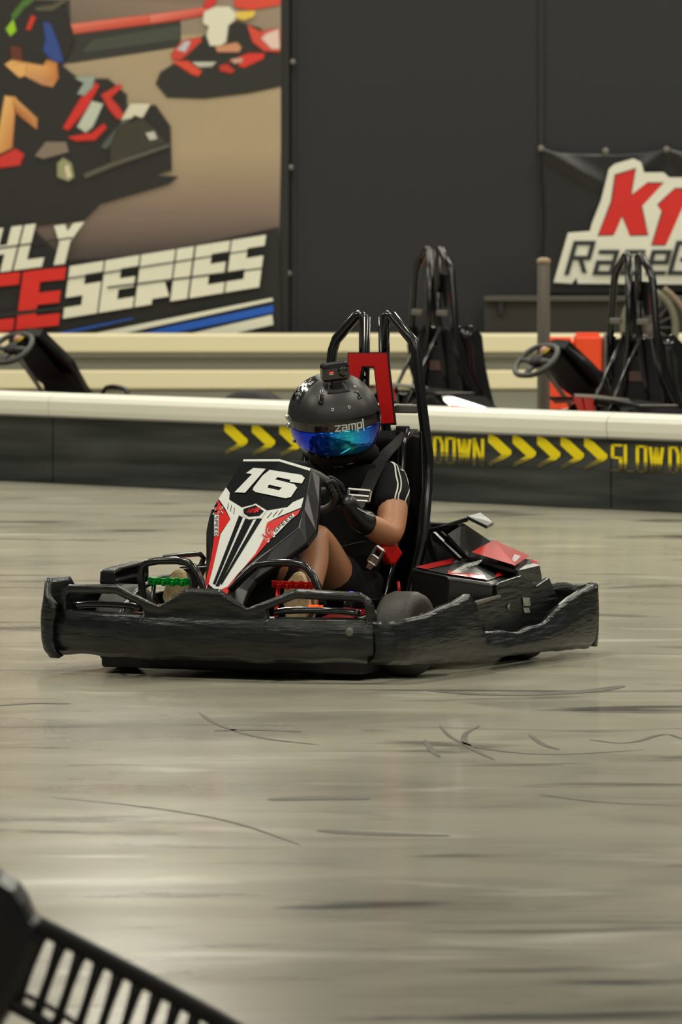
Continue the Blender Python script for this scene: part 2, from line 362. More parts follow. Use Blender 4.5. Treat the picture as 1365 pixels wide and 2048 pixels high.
# ---------------------------------------------------------------- poster on the left
def col_mat(name, rough=.55):
    m = bpy.data.materials.new(name); m.use_nodes = True; nt = m.node_tree; b = nt.nodes['Principled BSDF']; b.inputs['Roughness'].default_value = rough
    a = nt.nodes.new('ShaderNodeVertexColor'); a.layer_name = 'Col'; n = nt.nodes.new('ShaderNodeTexNoise'); n.inputs['Scale'].default_value = 3
    x = nt.nodes.new('ShaderNodeMix'); x.data_type = 'RGBA'; x.blend_type = 'MULTIPLY'; x.inputs[0].default_value = .15
    nt.links.new(a.outputs[0], x.inputs[6]); nt.links.new(n.outputs[0], x.inputs[7]); nt.links.new(x.outputs[2], b.inputs['Base Color']); nt.links.new(a.outputs[1], b.inputs['Alpha']); return m
M['print'] = col_mat('printed_vinyl')
def printed(name, shapes, mapf, parent, y0, step=.0012, feather=0.0):
    """flat print: every patch is one polygon of the one printed sheet, colours in a face attribute"""
    bm = bmesh.new(); cl = bm.loops.layers.float_color.new('Col')
    for k, (c, p) in enumerate(shapes):
        cols = c if isinstance(c, list) else [c] * len(p)
        if feather and k > 3:      # soft printed edge: an inner patch and a rim that fades into the print below
            n = len(p); ar = sum(p[i][0] * p[(i + 1) % n][1] - p[(i + 1) % n][0] * p[i][1] for i in range(n)); sg = 1 if ar > 0 else -1
            inn = []; out = []
            for i in range(n):
                a = Vector(p[i - 1]); b = Vector(p[i]); c3 = Vector(p[(i + 1) % n]); e1 = (b - a).normalized(); e2 = (c3 - b).normalized()
                nn = Vector((e1.y + e2.y, -e1.x - e2.x)) * sg; nn = nn.normalized() if nn.length > .3 else Vector((e1.y, -e1.x)) * sg
                inn.append(b - nn * feather * .35); out.append(b + nn * feather * .8)
            vi = [bm.verts.new(mapf(x, y) + Vector((0, -y0 - k * step, 0))) for x, y in inn]; vo = [bm.verts.new(mapf(x, y) + Vector((0, -y0 - k * step, 0))) for x, y in out]
            f = bm.faces.new(vi)
            for l, cc in zip(f.loops, cols): l[cl] = lin(cc)
            for i in range(n):
                j = (i + 1) % n
                try: q = bm.faces.new((vi[i], vi[j], vo[j], vo[i]))
                except Exception: continue
                for l, cc, al in zip(q.loops, (cols[i], cols[j], cols[j], cols[i]), (1, 1, 0, 0)): l[cl] = lin(cc)[:3] + (al,)
            continue
        try: vs = [bm.verts.new(mapf(x, y) + Vector((0, -y0 - k * step, 0))) for x, y in p]; f = bm.faces.new(vs)
        except Exception: continue
        for l, cc in zip(f.loops, cols): l[cl] = lin(cc)
    bm.normal_update(); bmesh.ops.triangulate(bm, faces=bm.faces[:])
    me = bpy.data.meshes.new(name); bm.to_mesh(me); bm.free(); return link(name, me, M['print'], parent)
pa = W(565, 666)
po = empty('race_poster', (W(200, 300).x, WY - .02, 1.0)); tag(po, 'big wall poster of kart racers lettered MONTHLY RACE SERIES above the cream wall', 'poster')
def WP(px, py): return W(px, py, WY - .05) - Vector(po.location)
prism('backing', [WP(-700, -300), WP(580, -300), WP(577, 668), WP(-700, 668)], (0, .03, 0), mat('black_poster_edge', (22, 22, 23), .6), po)
def S4(c, s): return [(x / c, y / c) for x, y in s]
k1 = 360 / 1365.; k2 = 300 / 1365.; k3 = 600 / 1365.
def A_(pts): return [(x * k1, y * k1) for x, y in pts]          # crop of the kart in front
def B_(pts): return [(300 + x * k2, y * k2) for x, y in pts]    # crop of the kart behind
def C_(pts): return [(x * k3, 420 + y * k3) for x, y in pts]    # crop of the lettering
shp = []
tanL, tanD, tanM = (172, 152, 122), (138, 122, 108), (158, 142, 116)
shp.append(([(118, 104, 84), (140, 124, 108), (150, 132, 112), (120, 104, 84)], [(-600, -250), (562, -250), (562, 80), (-600, 120)]))
shp.append(([tanM, tanL, tanL, tanM], [(-600, 120), (562, 60), (562, 300), (-600, 300)]))
shp.append(([tanL, tanL, (128, 108, 96), (110, 92, 80)], [(-600, 300), (562, 300), (560, 430), (-600, 430)]))
shp.append(([(128, 108, 96), (128, 108, 96), (52, 46, 46), (60, 54, 50)], [(-600, 430), (560, 430), (557, 530), (-600, 620)]))
shp.append(((46, 44, 38), A_([(540, 210), (1365, 140), (1365, 350), (620, 460), (560, 470), (300, 480), (200, 0), (540, 0)])))
shp.append(((64, 68, 58), A_([(700, 300), (1365, 190), (1365, 300), (620, 400)])))
shp.append(([(122, 106, 90), (120, 100, 84), (140, 118, 102), (110, 96, 82)], [(140, -5), (420, -5), (420, 18), (142, 48)]))
shp.append(([(225, 120, 100), (215, 90, 70), (200, 60, 40), (190, 80, 60)], A_([(540, 185), (1365, 85), (1365, 150), (560, 255)])))
shp.append(([(225, 130, 115), (220, 90, 70), (190, 50, 30), (210, 90, 70)], B_([(0, 140), (560, 60), (560, 130), (0, 215)])))
shp.append(((214, 70, 48), B_([(770, -20), (1190, -20), (1185, 40), (900, 90), (780, 60)])))
shp.append(((206, 46, 40), B_([(520, -20), (620, -20), (560, 80), (490, 60)])))
# kart behind
shp.append(((34, 34, 28), B_([(60, 760), (100, 660), (260, 560), (380, 420), (500, 320), (800, 200), (1000, 260), (1190, 430), (1190, 780), (900, 840), (500, 890), (160, 880)])))
shp.append(((200, 60, 46), B_([(200, 490), (290, 380), (450, 340), (470, 370), (330, 500), (280, 540), (200, 530)])))
shp.append(((190, 184, 190), B_([(250, 450), (320, 380), (370, 380), (320, 470)])))
shp.append(((214, 70, 44), B_([(200, 560), (350, 560), (470, 650), (440, 690), (380, 670), (260, 590)])))
shp.append(((190, 190, 176), B_([(390, 565), (600, 565), (560, 600), (450, 605)])))
shp.append(((214, 50, 34), B_([(720, 560), (900, 490), (1040, 490), (1030, 530), (860, 610), (820, 600), (800, 560)])))
shp.append(((196, 160, 140), B_([(740, 540), (840, 530), (840, 560), (770, 575)])))
shp.append(((190, 50, 26), B_([(640, 600), (700, 585), (770, 640), (740, 665), (640, 640)])))
shp.append(((222, 190, 80), B_([(760, 110), (960, 100), (940, 150), (860, 180), (780, 160)])))
shp.append(((220, 216, 196), B_([(490, 170), (500, 110), (600, 65), (720, 65), (780, 120), (770, 180), (710, 230), (690, 380), (640, 415), (550, 410), (520, 320), (540, 240), (490, 210)])))
shp.append(((200, 140, 104), B_([(600, 430), (790, 390), (830, 430), (810, 470), (620, 470)])))
shp.append(((208, 70, 50), B_([(890, 230), (1000, 290), (1180, 260), (1180, 470), (1040, 460), (940, 380)])))
shp.append(((224, 196, 184), B_([(1060, 310), (1170, 270), (1180, 440), (1110, 440), (1020, 350)])))
# kart in front and its driver
shp.append(((30, 28, 24), A_([(-1500, -500), (130, -20), (480, 40), (560, 320), (470, 500), (600, 600), (820, 600), (960, 720), (960, 800), (1180, 800), (1290, 960), (1300, 1290), (1160, 1330), (1350, 1340), (1280, 1390), (760, 1540), (640, 1660), (300, 1700), (-1500, 1900)])))
shp.append(((42, 70, 140), A_([(330, 170), (380, 180), (430, 300), (480, 470), (400, 460), (330, 380), (350, 300)])))
shp.append(((70, 110, 40), A_([(100, 160), (180, 60), (260, 0), (180, 0), (90, 110)])))
shp.append(((150, 200, 30), A_([(50, 220), (100, 150), (120, 230), (80, 270)])))
shp.append(((200, 50, 26), A_([(200, 220), (240, 120), (270, 130), (230, 225)])))
shp.append(((96, 44, 22), A_([(80, 350), (160, 360), (170, 460), (90, 460)])))
shp.append(((84, 80, 60), A_([(270, 60), (400, 40), (480, 0), (500, 10), (400, 80), (280, 80)])))
shp.append(([(228, 176, 110), (226, 170, 100), (220, 160, 90), (190, 116, 50), (196, 126, 56), (190, 120, 60), (200, 140, 80), (190, 130, 90)], A_([(40, 490), (90, 460), (330, 500), (360, 455), (430, 480), (440, 590), (400, 655), (320, 640)]) ))
shp.append(([(226, 170, 100)] * 4, A_([(50, 500), (200, 480), (190, 570), (150, 585)])))
shp.append(([(232, 180, 110), (226, 160, 90), (200, 130, 70), (216, 160, 90)], A_([(40, 730), (120, 740), (90, 1120), (-40, 1180)])))
shp.append(([(216, 160, 90), (200, 140, 80), (190, 120, 70), (170, 100, 50)], A_([(100, 730), (280, 900), (280, 980), (120, 850)])))
shp.append(((206, 46, 40), A_([(-20, 1200), (120, 1130), (180, 1170), (150, 1250), (0, 1270)])))
shp.append(((210, 40, 28), A_([(480, 970), (620, 740), (730, 630), (750, 650), (650, 830), (520, 985)])))
shp.append(((150, 160, 150), A_([(570, 590), (720, 580), (700, 660), (640, 720), (590, 710), (640, 630)])))
shp.append(((190, 196, 180), A_([(590, 960), (700, 770), (780, 790), (700, 960), (650, 1000)])))
shp.append(((206, 40, 26), A_([(520, 1040), (700, 1010), (790, 940), (805, 970), (720, 1060), (580, 1065)])))
shp.append(((200, 50, 36), A_([(770, 720), (910, 640), (930, 660), (840, 740), (890, 800), (940, 870), (900, 905), (840, 840)])))
shp.append(((214, 208, 186), A_([(930, 900), (990, 790), (1140, 790), (1080, 890), (1020, 870), (930, 950)])))
shp.append(((78, 84, 78), A_([(930, 920), (990, 900), (860, 1080), (800, 1130), (770, 1110)])))
shp.append(((54, 52, 38), A_([(900, 960), (1080, 900), (1180, 980), (1260, 1080), (840, 1230), (840, 1120)])))
shp.append(((196, 190, 180), A_([(1110, 1010), (1170, 1000), (1190, 1050), (1140, 1060)])))
shp.append(((88, 84, 72), A_([(640, 1320), (860, 1230), (1280, 1090), (1290, 1110), (860, 1260), (650, 1350)])))
shp.append(((130, 114, 100), A_([(270, 1180), (350, 1080), (500, 1080), (520, 1150), (330, 1200)])))
shp.append(((150, 150, 112), A_([(440, 1340), (440, 1240), (480, 1200), (540, 1240), (560, 1340), (520, 1370)])))
shp.append(((214, 200, 170), A_([(490, 1260), (520, 1250), (545, 1340), (510, 1350)])))
shp.append(((24, 22, 20), [(-600, 700), (-600, 470), (60, 452), (130, 522), (300, 512), (557, 455), (562, 668)]))
printed('printed_photo', shp, WP, po, .001, .0006, feather=5.0)
# lettering (heavy slanted block letters with a thin cut line)
white = (226, 224, 206); red = (214, 30, 14); blue = (10, 86, 190); dk = (24, 22, 22)
let = []
for f in place_letters('MONTHLY', C_([(-680, 350)])[0], (1000 * k3, -130 * k3), (18, -72), wd=.62, tx=.36, ty=.26, gap=.07): let.append((white, f))
let.append((dk, C_([(-20, 172), (330, 122), (330, 130), (-20, 180)])))
for f in place_letters('RACE', C_([(-505, 580)])[0], (735 * k3, -80 * k3), (12, -92), wd=.55, tx=.42, ty=.27, gap=.06): let.append((red, f))
let.append((dk, C_([(-20, 470), (300, 435), (300, 452), (-20, 490)])))
for f in place_letters('SERIES', C_([(330, 462)])[0], (815 * k3, -131 * k3), (11, -83), wd=.40, tx=.40, ty=.26, gap=.04): let.append((white, f))
let.append((dk, C_([(310, 308), (1200, 170), (1200, 176), (310, 315)])))
let.append((dk, C_([(490, 348), (1215, 258), (1215, 266), (490, 356)])))
let.append((blue, C_([(240, 562), (600, 490), (615, 492), (300, 562)])))
let.append((white, C_([(420, 562), (1240, 398), (1245, 412), (700, 530), (560, 562)])))
let.append((blue, C_([(640, 562), (760, 530), (1245, 430), (1245, 465), (780, 562)])))
let.append((white, C_([(860, 562), (1240, 475), (1245, 520), (1060, 562)])))
printed('printed_lettering', let, WP, po, .06, .0003)
for px, py in ((586, 124), (582, 335), (578, 547)):
    p = W(px, py, WY - .03); tag(lathe('wall_bolt', [(0, .018), (.012, .018), (.02, .008)], p, (0, -1, 0), M['steel'], None, n=14), {124: 'small bolt on the dark wall beside the poster, uppermost of three', 335: 'small bolt on the dark wall beside the poster, middle of three', 547: 'small bolt on the dark wall beside the poster, lowest of three'}[py], 'bolt', 'bolts beside the poster')

# ---------------------------------------------------------------- hanging banner on the right
bn = empty('hanging_banner', (W(1260, 400).x, WY - .03, 1.2)); tag(bn, 'black vinyl banner with white outlined red K1 lettering, sagging from its corners', 'banner')
def WB(px, py, d=.1): return W(px, py, WY - d) - Vector(bn.location)
cb = 305 / 1365.
def D_(pts): return [(1060 + x * cb, 280 + y * cb) for x, y in pts]
BO = {}
vs = []; fs = []; NX, NY = 60, 44
for j in range(NY + 1):
    for i in range(NX + 1):
        s = i / NX; t = j / NY
        px = 1081 + s * 560; top = 292 + 16 * abs(math.sin(PI * (s * 560) / 250.)) ** .5; bot = 590 + 3 * math.sin(s * 9)
        px += (1 - s) * -6 * math.sin(PI * t) ** 2 * -1 if s < .2 else 0
        py = top + (bot - top) * t
        d1 = abs((py - 296) - (px - 1084) * .60) / 13.0; d2 = abs((py - 296) + (px - 1336) * .8) / 14.; d3 = abs((py - 296) - (px - 1336) * .7) / 14.
        dep = .03 * math.exp(-d1 * d1) * math.exp(-max(0, px - 1180) / 40) + .02 * math.exp(-d2 * d2) * (px < 1336) * math.exp(-max(0, 1290 - px) / 30) + .02 * math.exp(-d3 * d3) * (px > 1336)
        vs.append(WB(px, py, .03 + dep + .006 * math.sin(px * .05)))
for j in range(NY):
    for i in range(NX): a = j * (NX + 1) + i; fs.append((a, a + 1, a + NX + 2, a + NX + 1))
mk('sheet', vs, fs, mat('black_banner_vinyl', (24, 24, 25), .38, var=.2), bn, smooth=True, solid=.004)
cream = (222, 220, 204); bk = (28, 34, 34)
bl = []
bl.append((cream, D_([(215, 1275), (345, 830), (540, 815), (560, 740), (640, 540), (710, 260), (760, 215), (930, 165), (1000, 200), (1025, 290), (1200, 290), (1250, 335), (1365, 335), (1800, 335), (2400, 335), (2400, 1300), (430, 1285), (420, 1230), (380, 1285)])))
rd = (206, 30, 20)
for g, c in ((12, bk), (0, rd)):
    kp = [(770, 320), (945, 260), (905, 500), (1045, 390), (1195, 390), (1000, 600), (1055, 845), (890, 850), (835, 670), (760, 845), (615, 850), (735, 560)]
    cx = 850; cy = 600
    bl.append((c, D_([(x + (g if x > cx else -g) * .8, y + (g if y > cy else -g)) for x, y in kp])))
    op = [(1150, 590), (1290, 440), (1440, 440), (1225, 935), (1095, 935), (1190, 650)]
    bl.append((c, D_([(x + (g if x > 1240 else -g) * .8, y + (g if y > 690 else -g)) for x, y in op])))
for f in place_letters('SPEED', (1384, 478), (160, 0), (14, -74), wd=.5, tx=.2, ty=.2, gap=.1): bl.append((bk, f))
for f in place_letters('Race', D_([(335, 1190)])[0], (193, 0), (17, -60), wd=.62, tx=.17, ty=.14, gap=.2, slant=0): bl.append((bk, f))
for f in place_letters('Gear', D_([(1255, 1190)])[0], (193, 0), (17, -60), wd=.62, tx=.17, ty=.14, gap=.2, slant=0): bl.append((bk, f))
printed('printed_lettering', bl, lambda x, y: WB(x, y, .075), bn, .0, .0003)
for px, py in ((1083, 297), (1334, 299), (1212, 302)):
    lathe('eyelet', [(0, .02), (.015, .02), (.02, .01)], WB(px, py, .06), (0, -1, 0), M['steel'], bn, n=14)

# ---------------------------------------------------------------- near barrier with SLOW DOWN lettering
def gx(px, py): 
    Y = F * CH / (py - HY); return Vector(((px - 682.5) / F * Y, Y, 0))
BA = gx(0, 962); BB = gx(1365, 1026); bd = (BB - BA).normalized(); bnrm = Vector((bd.y, -bd.x, 0))
if bnrm.y > 0: bnrm = -bnrm
LB = (BB - BA).length
br = empty('track_barrier', BA, math.atan2(bd.y, bd.x)); tag(br, 'scuffed black track barrier with white cap and yellow SLOW DOWN lettering behind the driver', 'barrier')
# local: x along, y away from the track, z up
def bpix(px, py, off=0.0):
    n = -bnrm; X = (px - 682.5) / F; Z = -(py - HY) / F
    P = BA + bnrm * off; Y = (P.dot(n)) / (Vector((X, 1, 0)).dot(n))
    q = Vector((X * Y, Y, CH + Z * Y)); d = q - BA
    return Vector((d.dot(bd), -off, q.z))
seams = [-4.2, -1.9, bpix(105, 900).x, bpix(105, 900).x + 1.95, bpix(1222, 860).x, bpix(1222, 860).x + 2.2, bpix(1222, 860).x + 4.4]
for a, b in zip(seams[:-1], seams[1:]):
    L = b - a
    box('barrier_panel', ((a + b) / 2, .10, .172), (L - .008, .20, .344), M['barrier_black'], br, bevel=.006)
    bm = bmesh.new()
    prof = [(-.022, .352), (-.03, .38), (-.03, .425), (-.015, .448), (.02, .462), (.18, .462), (.215, .448), (.225, .42), (.225, .352)]
    A = [bm.verts.new((a + .004, y, z)) for y, z in prof]; B = [bm.verts.new((b - .004, y, z)) for y, z in prof]; n = len(prof)
    bm.faces.new(A); bm.faces.new(B[::-1])
    for i in range(n): bm.faces.new((A[i], B[i], B[(i + 1) % n], A[(i + 1) % n]))
    bmk('cap', bm, M['barrier_white'], br)
    box('cap_edge', ((a + b) / 2, .09, .347), (L - .008, .235, .011), M['barrier_edge'], br, bevel=.003)
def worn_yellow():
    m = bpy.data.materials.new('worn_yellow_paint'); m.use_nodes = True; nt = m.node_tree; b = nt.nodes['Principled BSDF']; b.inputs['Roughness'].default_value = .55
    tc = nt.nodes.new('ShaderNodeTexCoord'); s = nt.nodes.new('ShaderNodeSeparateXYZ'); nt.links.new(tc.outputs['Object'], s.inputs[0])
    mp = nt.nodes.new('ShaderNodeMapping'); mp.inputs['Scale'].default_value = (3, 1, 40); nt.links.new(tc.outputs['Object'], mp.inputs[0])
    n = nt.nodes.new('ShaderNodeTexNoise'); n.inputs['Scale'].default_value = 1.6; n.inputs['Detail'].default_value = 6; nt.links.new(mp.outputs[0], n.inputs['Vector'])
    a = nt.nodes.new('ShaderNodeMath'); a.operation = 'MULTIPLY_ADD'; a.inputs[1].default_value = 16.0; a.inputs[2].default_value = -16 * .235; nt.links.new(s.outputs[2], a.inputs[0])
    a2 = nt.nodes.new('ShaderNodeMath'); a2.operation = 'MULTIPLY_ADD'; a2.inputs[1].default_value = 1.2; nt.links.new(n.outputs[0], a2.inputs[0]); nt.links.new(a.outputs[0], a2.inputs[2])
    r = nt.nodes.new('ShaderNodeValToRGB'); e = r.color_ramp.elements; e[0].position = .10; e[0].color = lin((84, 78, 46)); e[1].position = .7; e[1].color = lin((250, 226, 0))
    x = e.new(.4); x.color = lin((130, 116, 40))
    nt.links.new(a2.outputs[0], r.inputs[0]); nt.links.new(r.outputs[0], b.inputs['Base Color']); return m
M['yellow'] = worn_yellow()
pl = []
def chev(x, y, s=1.0): return [[(x, y), (x + 8, y + 1), (x + 18, y + 6), (x + 47, y + 33), (x + 46, y + 41), (x + 28, y + 42), (x, y + 16)], [(x + 28, y + 41), (x + 46, y + 40), (x + 38, y + 47), (x + 2, y + 64), (x + 1, y + 56)]]
def slope(x): return 845 + (x - 450) * .0425
for x in (449, 504, 559, 977, 1026, 1075, 1122, 1169): pl += chev(x, slope(x) + 1)
def sd(x0, L, txt):
    y0 = slope(x0) + 62; return place_letters(txt, (x0, y0), (L, L * .05), (0, -50), wd=.40, tx=.17, ty=.09, gap=.06)
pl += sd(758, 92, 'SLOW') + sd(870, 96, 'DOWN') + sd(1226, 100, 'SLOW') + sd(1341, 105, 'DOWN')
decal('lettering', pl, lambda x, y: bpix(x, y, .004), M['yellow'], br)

# ---------------------------------------------------------------- go kart
kart = empty('race_kart', P0, RZ); tag(kart, 'black go kart with white 16 on its fairing, alone on the open track', 'go kart')
def part(o, label): o['label'] = label; return o
# chassis
prism('floor_pan', [(-.12, -.32, .06), (-.12, .32, .06), (-.55, .36, .06), (-1.2, .36, .06), (-1.75, .34, .06), (-1.75, -.34, .06), (-1.2, -.36, .06), (-.55, -.36, .06)], (0, 0, .012), M['matte_black'], kart)
for s in (1, -1):
    tube('chassis_rail', [(-.06, s * .22, .1), (-.4, s * .3, .09), (-.9, s * .33, .09), (-1.3, s * .36, .1), (-1.8, s * .3, .13)], .016, M['frame_black'], kart)
tube('front_axle', [(-.5, -.52, .14), (-.5, .52, .14)], .014, M['frame_black'], kart, sm=0)
tube('rear_axle', [(-1.5, -.52, .14), (-1.5, .52, .14)], .02, M['steel'], kart, sm=0)
# wheels
def wheel(u, v, wd, R, m):
    s = 1 if v > 0 else -1
    pr = [(-wd / 2, R * .5), (-wd / 2 - .004, R * .72), (-wd / 2 + .006, R * .93), (-wd / 2 + .03, R), (wd / 2 - .03, R), (wd / 2 - .006, R * .93), (wd / 2 + .004, R * .72), (wd / 2, R * .5)]
    t = lathe('wheel', pr, (u, v, R), (0, 1, 0), m, kart)
    lathe('rim', [(wd / 2 - .03, R * .52), (wd / 2 + .004, R * .5), (wd / 2 - .006, R * .42), (wd / 2 - .02, R * .2), (wd / 2, R * .16), (wd / 2, .004)], (u, v, R), (0, s, 0), M['steel'], t, n=24)
wheel(-.5, .53, .13, .145, M['rubber_grey']); wheel(-.5, -.53, .13, .145, M['rubber_grey']); wheel(-1.5, .50, .16, .14, M['rubber']); wheel(-1.5, -.50, .16, .14, M['rubber'])
box('under_tray', (-.72, 0, .045), (1.0, .98, .05), M['matte_black'], kart, bevel=.01)
box('battery_box', (-1.25, .42, .06), (.35, .24, .08), M['matte_black'], kart, bevel=.01)
# front bumper: one moulded piece with a loop opening on each side
ztop = [(0, .312), (.062, .312), (.165, .249), (.34, .318), (.55, .309), (.585, .285), (.60, .24)]
def fu(v): a = abs(v); return -.012 - .10 * (a / .6) ** 3
def bumper():
    bm = bmesh.new(); cols = []; N = 192
    for i in range(N + 1):
        v = -.60 + 1.2 * i / N; a = abs(v); zt = interp(ztop, a)
        lo = .222; hi = zt - .033
        op = .235 < a < .568 and hi - lo > .004
        if not op: lo = min(.215, zt - .03); hi = (lo + zt) / 2
        if a > .568: lo, hi = .2, .23 if zt > .235 else .21
        u = fu(v); z0 = .068 + .006 * math.sin(v * 23) * math.sin(v * 9)
        row = [(u - .03, z0), (u, z0 + .018), (u + .012, .12), (u + .008, .17), (u, lo - .012), (u - .012, lo), (u - .004, hi), (u, (hi + zt) / 2), (u - .006, zt)]
        cols.append(([bm.verts.new((x, v, z)) for x, z in row], op))
    for (A, oa), (B, ob) in zip(cols[:-1], cols[1:]):
        for j in range(8):
            if j == 5 and (oa or ob): continue
            bm.faces.new((A[j], A[j + 1], B[j + 1], B[j]))
    bmesh.ops.recalc_face_normals(bm, faces=bm.faces)
    if sum(f.normal.x for f in bm.faces) < 0: bmesh.ops.reverse_faces(bm, faces=bm.faces)
    return bmk('front_bumper', bm, M['scuff_black'], kart, recalc=False, smooth=True, solid=.026)
bumper()
for s in (1, -1):
    tube('bumper_rib', [(-.05, s * .25, .235), (-.07, s * .3, .243), (-.09, s * .45, .245), (-.12, s * .54, .235)], .012, M['gloss_black'], kart)
lathe('bolt', [(0, .014), (.004, .014), (.006, .008)], K(700, 1264, u=fu(.5) + .02), (1, 0, 0), M['steel'], kart, n=12)
# side bumpers, left one follows the kart's outer skin with its tip and drop; swept along a plan path
plan = [(.085, .60), (.115, .655), (.18, .68), (.3, .69), (.6, .69), (1.2, .69), (1.6, .69), (1.78, .68), (1.86, .64)]
def planv(U): return interp(plan, U)
def side(name, s, topk, botk, U0, U1, m, N=70, noise=.003):
    bm = bmesh.new(); cols = []
    for i in range(N + 1):
        U = U0 + (U1 - U0) * i / N; zt = interp(topk, U); zb = interp(botk, U) + noise * .6 * math.sin(U * 37) * math.sin(U * 13 + s)
        v = planv(U); row = []
        for j in range(9):
            t = j / 8; z = zb + (zt - zb) * t
            bul = .016 * math.sin(PI * min(1, t * 1.15)) + noise * math.sin(U * 19 + j * 1.7) * math.sin(U * 7.3 + j)
            if j == 0: bul -= .02
            row.append(bm.verts.new((-U, s * (v + bul), z)))
        cols.append(row)
    for A, B in zip(cols[:-1], cols[1:]):
        for j in range(8): bm.faces.new((A[j], A[j + 1], B[j + 1], B[j]))
    bmesh.ops.recalc_face_normals(bm, faces=bm.faces)
    if sum(f.normal.y for f in bm.faces) * s < 0: bmesh.ops.reverse_faces(bm, faces=bm.faces)
    return bmk(name, bm, m, kart, recalc=False, smooth=True, solid=.022)
tk = []
for x, y in ((742, 1247), (790, 1247), (850, 1232), (905, 1208), (943, 1188), (957, 1211), (971, 1262), (1040, 1264), (1093, 1244), (1147, 1194), (1196, 1170)):
    p = K(x, y, v=.695); tk.append((-p.x, p.z))
tk.sort(); bk_ = []
for x, y in ((742, 1331), (840, 1330), (960, 1322), (1080, 1306), (1195, 1297)):
    p = K(x, y, v=.695); bk_.append((-p.x, max(.018, p.z)))
side('side_bumper', 1, tk, bk_, .085, 1.86, M['scuff_black'], N=110)
side('side_bumper', -1, [(.085, .235), (.10, .245), (.125, .30), (.16, .325), (.34, .322), (.40, .27), (.7, .285), (.78, .30), (.80, .16), (1.36, .15), (1.55, .22), (1.8, .246)], [(.1, .055), (.6, .06), (1.8, .03)], .085, 1.86, M['scuff_black'])
# rear bumper
def rear():
    bm = bmesh.new(); cols = []; N = 60
    for i in range(N + 1):
        t = -1 + 2 * i / N; an = t * PI / 2
        v = .655 * math.copysign(abs(math.sin(an)) ** .55, t); U = 1.84 + .12 * abs(math.cos(an)) ** .5
        zt = .22 + .03 * min(1, abs(v) / .7) + .006 * math.sin(t * 20); zb = .035 + .01 * math.sin(t * 31)
        cols.append([bm.verts.new((-U - .012 * math.sin(PI * j / 6), v, zb + (zt - zb) * j / 6)) for j in range(7)])
    for A, B in zip(cols[:-1], cols[1:]):
        for j in range(6): bm.faces.new((A[j], A[j + 1], B[j + 1], B[j]))
    bmesh.ops.recalc_face_normals(bm, faces=bm.faces)
    if sum(f.normal.x for f in bm.faces) > 0: bmesh.ops.reverse_faces(bm, faces=bm.faces)
    return bmk('rear_bumper', bm, M['scuff_black'], kart, recalc=False, smooth=True, solid=.02)
rear()
def mir(pts): return [Vector((p[0], -p[1], p[2])) for p in pts]
# wheel guard panels behind the outer skin
wg = KV([(946, 1204), (996, 1190), (994, 1170), (1003, 1164), (1044, 1151), (1075, 1172), (1100, 1155), (1122, 1211), (1094, 1262), (975, 1275)], v=.62)
prism('wheel_guard', wg, (0, -.02, 0), M['scuff_black'], kart, bevel=.004); prism('wheel_guard', mir(wg), (0, .02, 0), M['gloss_black'], kart, bevel=.004)
wl_ = KV([(946, 1204), (996, 1190), (997, 1194), (950, 1209)], v=.622); prism('guard_edge', wl_, (0, .012, 0), M['steel'], kart)
for q in ([(1046, 1195), (1060, 1195), (1062, 1212), (1048, 1212)], [(1047, 1216), (1058, 1215), (1062, 1225), (1050, 1226)], [(1015, 1212), (1021, 1206), (1019, 1220)]): decal('guard_sticker', [q], lambda x, y: K(x, y, v=.624), mat('worn_sticker', (150, 150, 140), .5, var=.6, vscale=60), kart)
# right front flap (picture left)
fp = KV([(198, 1168), (200, 1141), (212, 1135), (262, 1122), (268, 1126), (268, 1172)], v=-.62)
prism('bumper_flap', fp, (0, .06, 0), M['gloss_black'], kart, bevel=.006)
# side boxes with printed lids
def facet(name, pts, faces, m, par=None, **k): return mk(name, pts, faces, m, par or kart, **k)
def sidebox(s):
    lid = [K(823, 1137, v=.36), K(908, 1118, v=.30), K(950, 1118, v=.40), K(1032, 1149, v=.52), K(978, 1165, v=.60), K(893, 1152, v=.52)]
    if s < 0: lid = mir(lid)
    bot = [Vector((p.x, p.y, .10)) for p in lid]
    n = len(lid); vs = lid + [p * 1.0 - Vector((0, 0, .012)) + Vector((0, s * .012 if i > 2 else 0, 0)) for i, p in enumerate(lid)] + bot
    fs = [tuple(range(n))] + [(i, (i + 1) % n, n + (i + 1) % n, n + i) for i in range(n)] + [(n + i, n + (i + 1) % n, 2 * n + (i + 1) % n, 2 * n + i) for i in range(n)] + [tuple(range(3 * n - 1, 2 * n - 1, -1))]
    o = facet('side_box', vs, fs, M['dark_box'], bevel=.006)
    return o, lid
for s in (1, -1):
    o, lid = sidebox(s); up = Vector((0, 0, .004))
    c = sum(lid, Vector()) / 6
    sh = [c + (p - c) * .93 + up for p in lid]
    facet('lid_print', sh, [tuple(range(6))], M['fair_black'])
    u2 = Vector((0, 0, .0025))
    a, b_, c_, d, e, f = [p + u2 for p in sh]
    mk('lid_stripe', [a, b_, b_.lerp(f, .35), a.lerp(f, .35), f, e, e.lerp(c_, .22), f.lerp(b_, .22), d, e.lerp(d, .3), d.lerp(c_, .3), c_.lerp(f, .5)], [(0, 1, 2, 3), (4, 5, 6, 7), (5, 8, 10, 9)], M['red_gloss'], kart)
